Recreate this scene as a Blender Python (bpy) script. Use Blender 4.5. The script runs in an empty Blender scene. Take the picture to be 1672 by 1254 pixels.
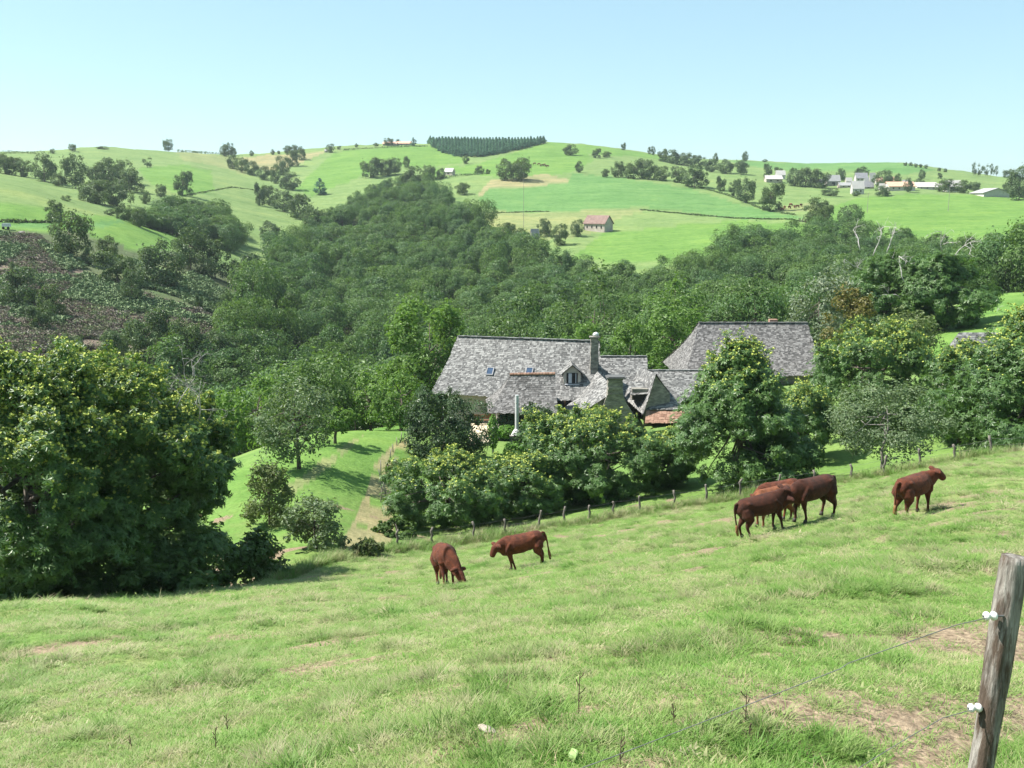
import bpy, bmesh, math, random
import numpy as np
from mathutils import Vector, Matrix
R = math.radians
SC = bpy.context.scene
COL = SC.collection
RNG = np.random.default_rng(7)
random.seed(7)

# ------------------------------------------------------------------ camera
PITCH, FPX, CX, CY = R(10.3), 1641.0, 836.0, 627.0
cam_d = bpy.data.cameras.new('camera'); cam_d.sensor_width = 36.0
cam_d.lens = 36.0 * FPX / 1672.0
cam_d.clip_start, cam_d.clip_end = 0.1, 12000.0
cam = bpy.data.objects.new('camera', cam_d); COL.objects.link(cam)
cam.rotation_euler = (R(90) - PITCH, 0, 0)
SC.camera = cam

# ------------------------------------------------------------------ sky, sun, exposure
SUN = Vector((-0.615, 0.07, 0.785)).normalized()
W = bpy.data.worlds.new("World"); SC.world = W; W.use_nodes = True
nt = W.node_tree
bg = nt.nodes['Background']
sky = nt.nodes.new('ShaderNodeTexSky'); sky.sky_type = 'NISHITA'; sky.sun_disc = False
sky.sun_elevation = math.asin(SUN.z); sky.sun_rotation = math.atan2(SUN.x, SUN.y)
sky.air_density = .85; sky.dust_density = 1.0; sky.ozone_density = 2.0; sky.altitude = 500
tn = nt.nodes.new('ShaderNodeMix'); tn.data_type = 'RGBA'; tn.blend_type = 'MULTIPLY'; tn.inputs[0].default_value = 1.0; tn.inputs[7].default_value = (1.02, 1.12, 1.02, 1)
nt.links.new(sky.outputs[0], tn.inputs[6]); 
ev = nt.nodes.new('ShaderNodeMix'); ev.data_type = 'RGBA'; ev.inputs[0].default_value = .42; ev.inputs[7].default_value = (3.15, 4.8, 5.1, 1)   # thin even veil of bright summer air
nt.links.new(tn.outputs[2], ev.inputs[6]); nt.links.new(ev.outputs[2], bg.inputs[0]); bg.inputs[1].default_value = 0.086
sl = bpy.data.lights.new('sun', 'SUN'); sl.energy = 5.0; sl.angle = R(0.53); sl.color = (1.0, 0.955, 0.88)
so = bpy.data.objects.new('sun', sl); COL.objects.link(so)
so.rotation_euler = SUN.to_track_quat('Z', 'Y').to_euler()
so.location = (-60, 20, 80)
SC.view_settings.view_transform = 'Standard'; SC.view_settings.look = 'None'
SC.view_settings.exposure = 1.15; SC.view_settings.gamma = 1.0
SC.render.engine = 'CYCLES'
SC.cycles.max_bounces = 6; SC.cycles.diffuse_bounces = 3; SC.cycles.glossy_bounces = 2
SC.cycles.transmission_bounces = 4; SC.cycles.volume_bounces = 0; SC.cycles.transparent_max_bounces = 4
SC.cycles.use_denoising = True
SC.cycles.caustics_reflective = False; SC.cycles.caustics_refractive = False

# ------------------------------------------------------------------ pixel <-> world (photograph is 1672 x 1254)
SA, CA = math.sin(PITCH), math.cos(PITCH)
def ray(px, py):
    x, y = (px - CX) / FPX, (CY - py) / FPX
    return x, CA + y * SA, -SA + y * CA
def azel(px, py):
    x, y, z = ray(px, py); return math.atan2(x, y), z / math.hypot(x, y)
def at(px, py, Y):
    x, y, z = ray(px, py); return Vector((x / y * Y, Y, z / y * Y))
def project(x, y, z):
    zc = y * CA - z * SA; yc = y * SA + z * CA
    zc = np.where(zc < 0.05, 0.05, zc)
    return CX + FPX * x / zc, CY - FPX * yc / zc

# ------------------------------------------------------------------ terrain: profiles (distance, height or image row) per column
def py_(v): return ('p', v)
COLS = {
 0:   [(0,-1.6),(10,-5.2),(35,py_(992)),(43,-18),(60,-22),(100,-31),(140,-37),(172,py_(590)),(230,py_(480)),(270,py_(405)),(300,py_(372)),(340,py_(330)),(390,py_(279)),(440,py_(292)),(550,py_(274)),(900,py_(251)),(1300,py_(264)),(3200,py_(290))],
 100: [(0,-1.6),(10,-5.15),(35,py_(988)),(44,-18),(60,-21),(100,-29),(142,-37),(172,py_(600)),(222,py_(500)),(280,py_(402)),(300,py_(379)),(340,py_(345)),(375,py_(312)),(430,py_(324)),(520,py_(302)),(900,py_(247)),(1300,py_(260)),(3200,py_(290))],
 200: [(0,-1.6),(10,-5.1),(35,py_(983)),(46,-18),(62,-20),(100,-27),(145,-37),(175,py_(600)),(225,py_(500)),(285,py_(412)),(340,py_(350)),(400,py_(354)),(470,py_(332)),(560,py_(302)),(780,py_(262)),(920,py_(241)),(1300,py_(256)),(3200,py_(290))],
 350: [(0,-1.6),(10,-5.05),(38,py_(962)),(47,-17.6),(60,py_(812)),(72,py_(765)),(100,-25),(150,-39),(185,py_(590)),(240,py_(490)),(300,py_(440)),(360,py_(415)),(440,py_(376)),(490,py_(340)),(560,py_(315)),(800,py_(266)),(950,py_(248)),(1300,py_(262)),(3200,py_(290))],
 500: [(0,-1.6),(10,-5.0),(30,py_(962)),(42,py_(932)),(52,py_(862)),(72,py_(722)),(100,-23.5),(140,-33),(200,-42),(280,-33),(400,-25),(480,-13.5),(520,py_(366)),(620,py_(338)),(750,py_(303)),(850,py_(275)),(970,py_(246)),(1300,py_(260)),(3200,py_(290))],
 640: [(0,-1.6),(10,-4.85),(28,py_(972)),(50,py_(905)),(58,-19.3),(66,-19.4),(78,py_(722)),(100,-22.5),(140,-32),(200,-41),(280,-35),(400,-24),(500,-7),(600,2),(660,11),(720,20),(850,py_(256)),(960,py_(236)),(1300,py_(252)),(3200,py_(290))],
 800: [(0,-1.6),(10,-4.7),(32,py_(940)),(52,py_(880)),(60,-19.6),(80,-20.6),(98,-20.8),(120,-26),(170,-36),(220,-37),(300,-31),(400,-20),(450,-12),(530,py_(335)),(620,py_(298)),(680,py_(287)),(760,py_(275)),(880,py_(258)),(970,py_(234)),(1300,py_(250)),(3200,py_(290))],
 1000:[(0,-1.6),(10,-4.55),(31,py_(908)),(54,py_(847)),(65,-19),(80,-20),(100,-20),(118,-19.5),(150,-29),(200,-35),(280,-31),(350,-25),(395,py_(408)),(450,py_(378)),(550,py_(324)),(650,py_(292)),(720,py_(283)),(850,py_(262)),(1000,py_(240)),(1300,py_(256)),(3200,py_(290))],
 1200:[(0,-1.6),(10,-4.4),(31,py_(885)),(55,py_(818)),(66,-18.2),(100,-19),(120,-18.8),(160,-26),(200,-30),(260,-30),(340,-24),(400,py_(392)),(470,py_(362)),(540,py_(332)),(640,py_(302)),(750,py_(288)),(850,py_(281)),(1020,py_(261)),(1300,py_(272)),(3200,py_(290))],
 1400:[(0,-1.6),(10,-4.3),(28,py_(862)),(55,py_(789)),(66,-17.1),(100,-18),(130,py_(563)),(170,-24),(220,-28),(300,-25),(370,-19),(420,py_(374)),(480,py_(350)),(560,py_(326)),(680,py_(313)),(750,py_(300)),(1050,py_(264)),(1300,py_(276)),(3200,py_(292))],
 1550:[(0,-1.6),(10,-4.25),(28,py_(842)),(54,py_(760)),(66,-16.0),(100,-15.6),(140,py_(512)),(162,py_(492)),(190,-17),(230,-23),(300,-23),(370,-18),(420,py_(376)),(520,py_(342)),(680,py_(317)),(760,py_(302)),(1000,py_(280)),(1300,py_(292)),(3200,py_(296))],
 1672:[(0,-1.6),(10,-4.2),(28,py_(826)),(54,py_(735)),(66,-15.0),(100,-14),(140,py_(494)),(168,py_(472)),(200,-15),(250,-21),(300,-20.5),(380,py_(381)),(480,py_(356)),(620,py_(327)),(760,py_(307)),(950,py_(288)),(1300,py_(300)),(3200,py_(300))],
}
def pchip(xs, ys, xq):
    xs, ys = np.array(xs, float), np.array(ys, float)
    h = np.diff(xs); d = np.diff(ys) / h
    m = np.zeros_like(ys); m[0], m[-1] = d[0], d[-1]
    for i in range(1, len(xs) - 1):
        if d[i-1] * d[i] > 0:
            w1, w2 = 2*h[i] + h[i-1], h[i] + 2*h[i-1]
            m[i] = (w1 + w2) / (w1 / d[i-1] + w2 / d[i])
    k = np.clip(np.searchsorted(xs, xq) - 1, 0, len(h) - 1)
    t = (xq - xs[k]) / h[k]
    return ((1 + 2*t) * (1-t)**2 * ys[k] + t * (1-t)**2 * h[k] * m[k] + t*t*(3-2*t) * ys[k+1] + t*t*(t-1) * h[k] * m[k+1])
NR = 440
LR = np.linspace(math.log(0.7), math.log(3200), NR); RR = np.exp(LR)
caz, prof = [], []
for px in sorted(COLS):
    ds, zs = [], []
    for D, v in COLS[px]:
        ds.append(D); zs.append(v if not isinstance(v, tuple) else D * azel(px, v[1])[1])
    caz.append(azel(px, 500)[0]); prof.append(pchip(ds, zs, RR))
caz, prof = np.array(caz), np.array(prof)
AZ = np.arange(-46, 46.001, 0.09); AZR = np.radians(AZ); NA = len(AZ)
T = np.zeros((NA, NR))
for j in range(NR): T[:, j] = np.interp(AZR, caz, prof[:, j])
def blur(A, s, ax):
    k = int(3*s) + 1; w = np.exp(-0.5 * (np.arange(-k, k+1) / s)**2); w /= w.sum()
    pad = [(0, 0), (0, 0)]; pad[ax] = (k, k)
    B = np.pad(A, pad, mode='edge'); out = np.zeros_like(A)
    for i, ww in enumerate(w): out += ww * (B[i:i+A.shape[0], :] if ax == 0 else B[:, i:i+A.shape[1]])
    return out
T = blur(blur(T, 20, 0), 3.0, 1)
# the skyline is fitted to the ridge seen in the photograph
SKY = [(-300,251),(0,251),(60,250),(100,248),(150,243),(190,241),(270,245),(330,248),(390,255),(440,253),(480,249),(530,244),(560,241),(640,237),(700,236),(790,234),(890,232),(950,235),(1000,241),(1060,251),(1110,258),(1190,261),(1240,264),(1300,268),(1400,266),(1450,266),(1520,277),(1560,281),(1600,287),(1672,289),(2000,292)]
far = RR > 500
for it in range(3):
    S = T / RR[None, :]
    smax = S[:, far].max(axis=1)
    want = np.array([np.interp(CX + FPX * CA * math.tan(a), [q[0] for q in SKY], [q[1] for q in SKY]) for a in AZR])
    tgt = np.array([azel(CX + FPX * CA * math.tan(a), w)[1] for a, w in zip(AZR, want)])
    dl = tgt - smax
    wr = np.clip((RR - 560) / 340, 0, 1); wr = wr*wr*(3 - 2*wr)
    T = T + dl[:, None] * wr[None, :] * RR[None, :]
# value noise
def vnoise(x, y, cell, seed=0):
    g = np.random.default_rng(seed).random((256, 256))
    u, v = np.asarray(x) / cell, np.asarray(y) / cell
    i, j = np.floor(u).astype(int), np.floor(v).astype(int); fu, fv = u - i, v - j
    fu, fv = fu*fu*(3-2*fu), fv*fv*(3-2*fv)
    a, b, c, d = g[i & 255, j & 255], g[(i+1) & 255, j & 255], g[i & 255, (j+1) & 255], g[(i+1) & 255, (j+1) & 255]
    return (a*(1-fu) + b*fu)*(1-fv) + (c*(1-fu) + d*fu)*fv
def zrel(az, r):
    az = np.asarray(az, float); r = np.asarray(r, float)
    a2 = np.clip(az, AZR[0], AZR[-1])
    u = np.clip((a2 - AZR[0]) / (AZR[1] - AZR[0]), 0, NA - 1.001); v = np.clip((np.log(np.maximum(r, .7)) - LR[0]) / (LR[1] - LR[0]), 0, NR - 1.001)
    i, j = u.astype(int), v.astype(int); fu, fv = u - i, v - j
    z = (T[i, j]*(1-fu) + T[i+1, j]*fu)*(1-fv) + (T[i, j+1]*(1-fu) + T[i+1, j+1]*fu)*fv
    w = np.clip((np.abs(az) - R(55)) / R(60), 0, 1); w = w*w*(3-2*w)
    z = z*(1-w) + w*(-1.6 + 0.05*r*np.cos(az*0 + 0))
    x, y = r*np.sin(az), r*np.cos(az)
    bump = 0.16*(vnoise(x, y, 2.3, 3) - .5) + 0.07*(vnoise(x, y, .8, 4) - .5)
    u, w = x*.9 + y*.44, -x*.44 + y*.9
    bump = bump + .17*(vnoise(u*.22, w, .95, 71) - .5)*np.clip((70-r)/20, 0, 1)
    bump = bump * np.clip((r-2)/4, 0, 1) + np.clip((r-40)/100, 0, 1)*0.9*(vnoise(x, y, 9., 5)-.5) + np.clip((r-300)/300, 0, 1)*3.0*(vnoise(x, y, 60., 6)-.5)
    return z + bump
def gz(x, y): return float(zrel(math.atan2(x, y), math.hypot(x, y)))
def ground_hit(px, py):
    a, e = azel(px, py)
    d = np.exp(np.linspace(math.log(2), math.log(2500), 3000)); s = zrel(np.full(3000, a), d) / d
    k = np.argmax(s >= e)
    if s[k] < e: k = int(np.argmax(s[300:])) + 300
    r = d[k]; x, y = r*math.sin(a), r*math.cos(a)
    return Vector((x, y, gz(x, y)))
def ground_at(px, D, py=500):
    a, e = azel(px, py); x, y = D*math.sin(a), D*math.cos(a)
    return Vector((x, y, gz(x, y)))

# ------------------------------------------------------------------ object helpers
def tag(o, label=None, cat=None, group=None, kind=None):
    if label: o['label'] = label
    if cat: o['category'] = cat
    if group: o['group'] = group
    if kind: o['kind'] = kind
    return o
def link(name, me, mats=None, parent=None):
    o = bpy.data.objects.new(name, me); COL.objects.link(o)
    if mats:
        for m in (mats if isinstance(mats, (list, tuple)) else [mats]): me.materials.append(m)
    if parent: o.parent = parent
    return o
def empty(name, loc, rz=0.0):
    o = bpy.data.objects.new(name, None); COL.objects.link(o); o.location = loc; o.rotation_euler = (0, 0, rz); o.empty_display_size = .2
    return o
def npmesh(name, V, F, mi=None, smooth=False, attrs=None):
    V = np.asarray(V, np.float32); me = bpy.data.meshes.new(name)
    if isinstance(F, list) and len(F) and not isinstance(F[0], np.ndarray) and len({len(f) for f in F}) > 1:
        me.from_pydata([tuple(map(float, v)) for v in V], [], [tuple(int(i) for i in f) for f in F])
    else:
        F = np.asarray(F, np.int32); n, k = F.shape
        me.vertices.add(len(V)); me.vertices.foreach_set('co', V.ravel())
        me.loops.add(n*k); me.loops.foreach_set('vertex_index', F.ravel())
        me.polygons.add(n); me.polygons.foreach_set('loop_start', np.arange(0, n*k, k, dtype=np.int32))
        me.polygons.foreach_set('loop_total', np.full(n, k, np.int32))
        me.update(calc_edges=True)
    if mi is not None: me.polygons.foreach_set('material_index', np.asarray(mi, np.int32))
    me.polygons.foreach_set('use_smooth', np.full(len(me.polygons), smooth))
    for an, (ty, dat) in (attrs or {}).items():
        a = me.attributes.new(an, ty, 'POINT')
        a.data.foreach_set('color' if ty == 'FLOAT_COLOR' else 'value', np.asarray(dat, np.float32).ravel())
    return me
class MB:
    """collects simple solids of ONE part"""
    def __init__(s): s.V, s.F, s.A = [], [], []
    def add(s, V, F, v=None):
        b = len(s.V); s.V += [tuple(q) for q in V]; s.F += [tuple(i + b for i in f) for f in F]
        s.A += [random.random() if v is None else v] * len(V)
    def box(s, c, d, M=None, v=None, taper=1.0):
        x, y, z = d[0]/2, d[1]/2, d[2]/2
        V = [Vector((sx*x*(taper if sz > 0 else 1), sy*y*(taper if sz > 0 else 1), sz*z)) for sz in (-1, 1) for sy in (-1, 1) for sx in (-1, 1)]
        V = [(M @ q if M else q) + Vector(c) for q in V]
        s.add(V, [(0,2,3,1),(4,5,7,6),(0,1,5,4),(2,6,7,3),(0,4,6,2),(1,3,7,5)], v)
    def tube(s, P, rad, n=8, v=None, ell=None, cap=True):
        """P points, rad radii; ell = list of (side, up) radii"""
        P = [Vector(p) for p in P]; V, F = [], []
        up0 = Vector((0, 0, 1)); prev = None
        for i, p in enumerate(P):
            t = (P[min(i+1, len(P)-1)] - P[max(i-1, 0)]).normalized()
            if prev is None:
                ref = up0 if abs(t.z) < .9 else Vector((1, 0, 0))
                sd = t.cross(ref).normalized()
            else:
                sd = (prev - t * prev.dot(t)).normalized()
            prev = sd; u = sd.cross(t)
            ra, rb = ell[i] if ell else (rad[i] if isinstance(rad, (list, tuple)) else rad,) * 2
            for k in range(n):
                a = 2*math.pi*k/n; V.append(p + sd*ra*math.cos(a) + u*rb*math.sin(a))
        for i in range(len(P)-1):
            for k in range(n):
                a, b = i*n + k, i*n + (k+1) % n; F.append((a, a+n, b+n, b))
        if cap:
            F.append(tuple(range(n))); F.append(tuple(reversed(range((len(P)-1)*n, len(P)*n))))
        s.add(V, F, v)
    def build(s, name, mats, parent=None, smooth=False):
        me = bpy.data.meshes.new(name); me.from_pydata([tuple(v) for v in s.V], [], s.F)
        a = me.attributes.new('v', 'FLOAT', 'POINT'); a.data.foreach_set('value', np.array(s.A, np.float32))
        me.polygons.foreach_set('use_smooth', np.full(len(me.polygons), smooth)); me.update()
        bm = bmesh.new(); bm.from_mesh(me); bmesh.ops.recalc_face_normals(bm, faces=bm.faces); bm.to_mesh(me); bm.free()
        return link(name, me, mats, parent)

# ------------------------------------------------------------------ materials
def newmat(name):
    m = bpy.data.materials.new(name); m.use_nodes = True; n = m.node_tree.nodes
    return m, m.node_tree, n['Principled BSDF'], n['Material Output']
def ramp(t, fac, stops):
    r = t.nodes.new('ShaderNodeValToRGB'); e = r.color_ramp.elements
    while len(e) < len(stops): e.new(.5)
    for el, (p, c) in zip(e, stops): el.position = p; el.color = (*c, 1) if len(c) == 3 else c
    t.links.new(fac, r.inputs[0]); return r.outputs[0]
def noise(t, vec, scale, detail=4, rough=.55):
    n = t.nodes.new('ShaderNodeTexNoise'); n.inputs['Scale'].default_value = scale; n.inputs['Detail'].default_value = detail; n.inputs['Roughness'].default_value = rough
    if vec is not None: t.links.new(vec, n.inputs['Vector'])
    return n.outputs[0]
def mix(t, fac, a, b, mode='MIX'):
    m = t.nodes.new('ShaderNodeMix'); m.data_type = 'RGBA'; m.blend_type = mode
    for s, q in ((0, fac), (6, a), (7, b)):
        if isinstance(q, (int, float)): m.inputs[s].default_value = q
        elif isinstance(q, tuple): m.inputs[s].default_value = (*q, 1)
        else: t.links.new(q, m.inputs[s])
    return m.outputs[2]
def math_(t, op, a, b=0.0, c=None):
    m = t.nodes.new('ShaderNodeMath'); m.operation = op
    for i, q in enumerate((a, b, c)):
        if q is None: continue
        if isinstance(q, (int, float)): m.inputs[i].default_value = q
        else: t.links.new(q, m.inputs[i])
    return m.outputs[0]
def attr(t, name):
    a = t.nodes.new('ShaderNodeAttribute'); a.attribute_name = name; return a
def bump(t, bs, h, strength=.4, dist=.05):
    b = t.nodes.new('ShaderNodeBump'); b.inputs['Strength'].default_value = strength; b.inputs['Distance'].default_value = dist
    t.links.new(h, b.inputs['Height']); t.links.new(b.outputs[0], bs.inputs['Normal'])
def coords(t, which='Object'):
    return t.nodes.new('ShaderNodeTexCoord').outputs[which]
def geopos(t): return t.nodes.new('ShaderNodeNewGeometry').outputs['Position']
def surf(name, stops, scale=3., rough=.85, bscale=None, bstr=.4, bdist=.03, spec=.3, useattr=0.0, detail=5, stretch=None):
    m, t, b, o = newmat(name); co = coords(t)
    if stretch:
        mp = t.nodes.new('ShaderNodeMapping'); mp.inputs['Scale'].default_value = stretch; t.links.new(co, mp.inputs[0]); co = mp.outputs[0]
    f = noise(t, co, scale, detail, .62)
    if useattr:
        f = math_(t, 'ADD', math_(t, 'MULTIPLY', f, 1-useattr), math_(t, 'MULTIPLY', attr(t, 'v').outputs['Fac'], useattr))
    t.links.new(ramp(t, f, stops), b.inputs['Base Color'])
    b.inputs['Roughness'].default_value = rough; b.inputs['Specular IOR Level'].default_value = spec
    if bscale: bump(t, b, noise(t, co, bscale, 5, .6), bstr, bdist)
    return m
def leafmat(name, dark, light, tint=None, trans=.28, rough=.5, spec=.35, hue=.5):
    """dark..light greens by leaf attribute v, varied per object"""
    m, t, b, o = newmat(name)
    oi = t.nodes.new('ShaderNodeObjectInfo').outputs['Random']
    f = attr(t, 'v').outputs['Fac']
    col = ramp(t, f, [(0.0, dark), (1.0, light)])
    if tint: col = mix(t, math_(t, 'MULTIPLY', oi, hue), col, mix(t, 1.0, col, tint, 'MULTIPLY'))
    t.links.new(col, b.inputs['Base Color']); b.inputs['Roughness'].default_value = rough; b.inputs['Specular IOR Level'].default_value = spec
    tr = t.nodes.new('ShaderNodeBsdfTranslucent'); t.links.new(mix(t, 1.0, col, (1.25, 1.3, .6), 'MULTIPLY'), tr.inputs[0])
    ms = t.nodes.new('ShaderNodeMixShader'); ms.inputs[0].default_value = trans
    t.links.new(b.outputs[0], ms.inputs[1]); t.links.new(tr.outputs[0], ms.inputs[2]); t.links.new(ms.outputs[0], o.inputs[0])
    return m

# ------------------------------------------------------------------ ground sheet with field zones
def inpoly(px, py, poly):
    ins = np.zeros(px.shape, bool); n = len(poly)
    for i in range(n):
        x1, y1 = poly[i]; x2, y2 = poly[(i+1) % n]
        if y1 == y2: continue
        c = ((y1 > py) != (y2 > py)) & (px < (x2-x1)*(py-y1)/(y2-y1) + x1); ins ^= c
    return ins
PAST, LUSH, LIGHT, STRAW = (.135,.225,.055), (.122,.218,.050), (.155,.222,.078), (.255,.235,.12)
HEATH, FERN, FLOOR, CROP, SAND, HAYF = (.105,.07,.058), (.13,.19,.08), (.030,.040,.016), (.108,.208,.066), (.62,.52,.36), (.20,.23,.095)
DARKG = (.10,.2,.06)
# forest in plan: (image column, near distance, far distance)
FOREST = [(150,104,158),(250,104,164),(330,106,182),(380,112,195),(430,108,310),(480,106,430),(520,106,475),(560,108,535),(600,112,610),(650,114,655),(690,116,640),(720,120,575),(760,124,490),(800,128,425),(840,132,385),(880,138,350),(920,142,350),(960,144,335),(1000,146,325),(1060,146,328),(1150,148,350),(1200,150,378),(1260,150,388),(1330,155,392),(1400,165,392),(1480,176,372),(1560,190,358),(1672,196,345),(2100,200,340)]
def forest_range(px):
    return (np.interp(px, [f[0] for f in FOREST], [f[1] for f in FOREST], left=999), np.interp(px, [f[0] for f in FOREST], [f[2] for f in FOREST], left=0))
ZONES = [
 (LUSH, 240, 400, [(-900,330),(0,330),(60,338),(150,352),(190,352),(300,385),(262,425),(200,402),(130,378),(0,378),(-900,378)]),
 (DARKG, 240, 400, [(-900,364),(0,363),(90,362),(150,366),(185,360),(198,352),(200,364),(150,374),(60,371),(0,369),(-900,369)]),
 (LIGHT, 240, 400, [(-900,260),(0,275),(80,305),(140,322),(190,348),(120,342),(60,322),(0,302),(-900,300)]),
 (HEATH, 150, 330, [(-900,380),(0,382),(60,384),(120,430),(190,468),(260,490),(330,510),(400,545),(420,570),(330,590),(200,560),(120,575),(60,600),(-900,620)]),
 (FERN, 150, 330, [(170,415),(250,432),(330,455),(430,515),(480,570),(470,600),(420,565),(350,515),(290,485),(220,465)]),
 (FERN, 150, 330, [(60,395),(110,415),(140,440),(190,470),(150,470),(100,440)]),
 (LUSH, 500, 900, [(225,275),(300,268),(345,280),(350,312),(300,320),(245,300)]),
 (HAYF, 500, 1200, [(285,247),(390,256),(430,258),(400,285),(350,270),(300,262)]),
 (STRAW, 600, 1200, [(395,257),(470,251),(535,247),(480,270),(440,282),(410,270)]),
 (LUSH, 600, 1200, [(480,310),(545,249),(640,238),(705,237),(770,262),(700,276),(640,268),(560,300),(510,320)]),
 (LUSH, 600, 1200, [(780,268),(880,236),(905,231),(950,240),(970,262),(930,283),(880,288),(830,290),(740,283),(700,290),(690,278)]),
 (LUSH, 600, 1250, [(905,236),(960,236),(1050,250),(1110,262),(1060,258),(960,250)]),
 (LIGHT, 500, 800, [(690,300),(740,288),(800,287),(800,296),(780,315),(740,340),(680,330)]),
 (CROP, 430, 760, [(780,325),(800,306),(850,304),(930,296),(935,283),(1010,290),(1120,306),(1200,332),(1320,358),(1200,357),(1050,337),(900,347),(810,347)]),
 (STRAW, 480, 760, [(778,318),(800,296),(830,292),(890,283),(932,294),(925,300),(850,304),(800,307),(785,322)]),
 (HAYF, 400, 600, [(805,346),(900,347),(1045,338),(1050,345),(1000,360),(960,385),(880,392),(810,385),(790,350)]),
 (LUSH, 330, 520, [(930,425),(985,380),(1200,360),(1340,368),(1380,378),(1300,420),(1100,430)]),
 (LUSH, 330, 760, [(1340,345),(1400,322),(1500,316),(1672,322),(2200,330),(2200,420),(1500,420),(1380,400)]),
 (HAYF, 500, 700, [(1270,340),(1330,330),(1350,345),(1310,362),(1270,360)]),
 (CROP, 700, 1300, [(1190,262),(1300,266),(1460,264),(1530,278),(1480,284),(1400,279),(1300,278),(1220,272)]),
 (LUSH, 46, 112, [(280,860),(310,785),(420,755),(520,700),(600,680),(660,690),(660,800),(610,880),(480,900)]),
 (STRAW, 46, 90, [(575,850),(600,800),(612,760),(640,728),(665,715),(650,760),(640,830),(640,900),(600,920),(545,930),(560,880)]),
 (HAYF, 46, 90, [(450,806),(490,778),(530,748),(580,716),(600,706),(560,745),(520,775),(470,812)]),
 (LUSH, 95, 175, [(1010,640),(1050,570),(1400,540),(1560,480),(2300,430),(2300,560),(1500,600)]),
]
BARE = [(ground_hit(px, py), w, h, k) for px, py, w, h, k in ((1420,1195,1.1,.55,1.0),(1530,1160,.55,.35,.9),(1300,1230,.5,.25,.8),(1190,1110,.5,.2,.7),(1010,1165,.9,.16,.9),(880,1205,.6,.2,.9),(750,1215,.35,.12,.7),(820,1225,.4,.14,.9),(480,1140,.7,.14,.7),(560,1170,.4,.12,.7),(700,1135,.5,.16,.7),(1080,1075,.8,.2,.7),(1240,1035,.9,.2,.6),(900,1045,1.0,.2,.55),(1620,1080,.5,.3,.8),(1640,1220,.3,.2,.6),(330,1110,.5,.12,.6),(180,1215,.3,.1,.6),(1140,1165,.5,.2,.8))]
def bare_soil(x, y):
    x, y = np.asarray(x, float), np.asarray(y, float); u, w = x*.9 + y*.44, -x*.44 + y*.9
    tr = vnoise(u*.22, w, .9, 61)*.6 + vnoise(u*.5, w, .45, 62)*.4
    b = np.clip((tr - .53)*7, 0, 1) * np.clip((vnoise(x, y, 3.1, 63) - .34)*4, 0, 1)*.9
    for g, ww, hh, k in BARE:
        du, dw = (x - g.x)*.9 + (y - g.y)*.44, -(x - g.x)*.44 + (y - g.y)*.9
        b = np.maximum(b, k*np.exp(-((du/ww)**2 + (dw/(hh*1.9))**2))*np.clip(2.6*(.6*vnoise(x, y, .34, 64) + .4*vnoise(x, y, .13, 65)) - .62, 0, 1.1))
    return np.clip(b, 0, 1)
def ground_mesh():
    ax = np.concatenate([np.arange(-180, -46, 3.0), np.arange(-46, -30, .4), np.arange(-30, 30, .09), np.arange(30, 46, .4), np.arange(46, 180.1, 3.0)])
    a = np.radians(ax); n = len(a)
    A, D = np.meshgrid(a, RR, indexing='ij')
    # make the seam behind the camera meet
    Z = zrel(A, D); Z[-1] = Z[0]
    X, Y = D*np.sin(A), D*np.cos(A)
    V = np.stack([X, Y, Z], -1).reshape(-1, 3)
    i, j = np.meshgrid(np.arange(n-1), np.arange(NR-1), indexing='ij'); k = (i*NR + j).ravel()
    F = np.stack([k, k+NR, k+NR+1, k+1], -1)
    px, py = project(X, Y, Z)
    col = np.zeros((n, NR, 4), np.float32); col[..., :3] = PAST; col[..., 3] = 1
    w = np.clip((D - 60) / 60, 0, 1)[..., None]; col[..., :3] = col[..., :3]*(1-w) + np.array(LIGHT)*w
    vis = np.abs(A) < R(46)
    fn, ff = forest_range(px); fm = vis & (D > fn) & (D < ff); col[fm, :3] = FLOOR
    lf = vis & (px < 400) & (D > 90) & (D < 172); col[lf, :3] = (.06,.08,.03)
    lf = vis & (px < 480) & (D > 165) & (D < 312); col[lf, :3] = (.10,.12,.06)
    hm = np.zeros((n, NR), np.float32)
    jx = px + 14*(vnoise(X, Y, 7, 11) - .5) * np.clip(120/D, .15, 1); jy = py + 8*(vnoise(X, Y, 7, 12) - .5) * np.clip(120/D, .15, 1)
    for c, d0, d1, poly in ZONES:
        m = vis & (D > d0) & (D < d1) & inpoly(jx, jy, poly)
        if c in (STRAW, HAYF) and d1 < 130: m = m & (vnoise(X, Y, 1.7, 51)*.6 + vnoise(X, Y, .6, 52)*.4 > (.27 if c is STRAW else .38))
        col[m, :3] = c
        if c is HEATH: hm[m] = 1
    # soften
    V2 = col[..., :3]
    me = npmesh('ground', V, F, smooth=True, attrs={'zone': ('FLOAT_COLOR', col.reshape(-1, 4)), 'heath': ('FLOAT', hm.ravel()),
        'near': ('FLOAT', (1 - np.clip((D-35)/30, 0, 1)).ravel()), 'bare': ('FLOAT', (np.where(D < 60, bare_soil(X, Y), 0)).ravel())})
    return me
m, t, b, o = newmat('pasture_soil')
P = geopos(t); zc = attr(t, 'zone').outputs['Color']; nr = attr(t, 'near').outputs['Fac']; hf = attr(t, 'heath').outputs['Fac']
n_big, n_mid, n_fine = noise(t, P, .045, 5, .6), noise(t, P, .35, 6, .65), noise(t, P, 3.2, 5, .7)
c = mix(t, 1.0, zc, ramp(t, n_big, [(.3, (.78,.86,.8)), (.55, (1,1,1)), (.75, (1.18,1.08,1.0))]), 'MULTIPLY')
c = mix(t, 1.0, c, ramp(t, n_mid, [(.25, (.66,.74,.66)), (.5, (1,1,1)), (.8, (1.22,1.16,1.2))]), 'MULTIPLY')
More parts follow.
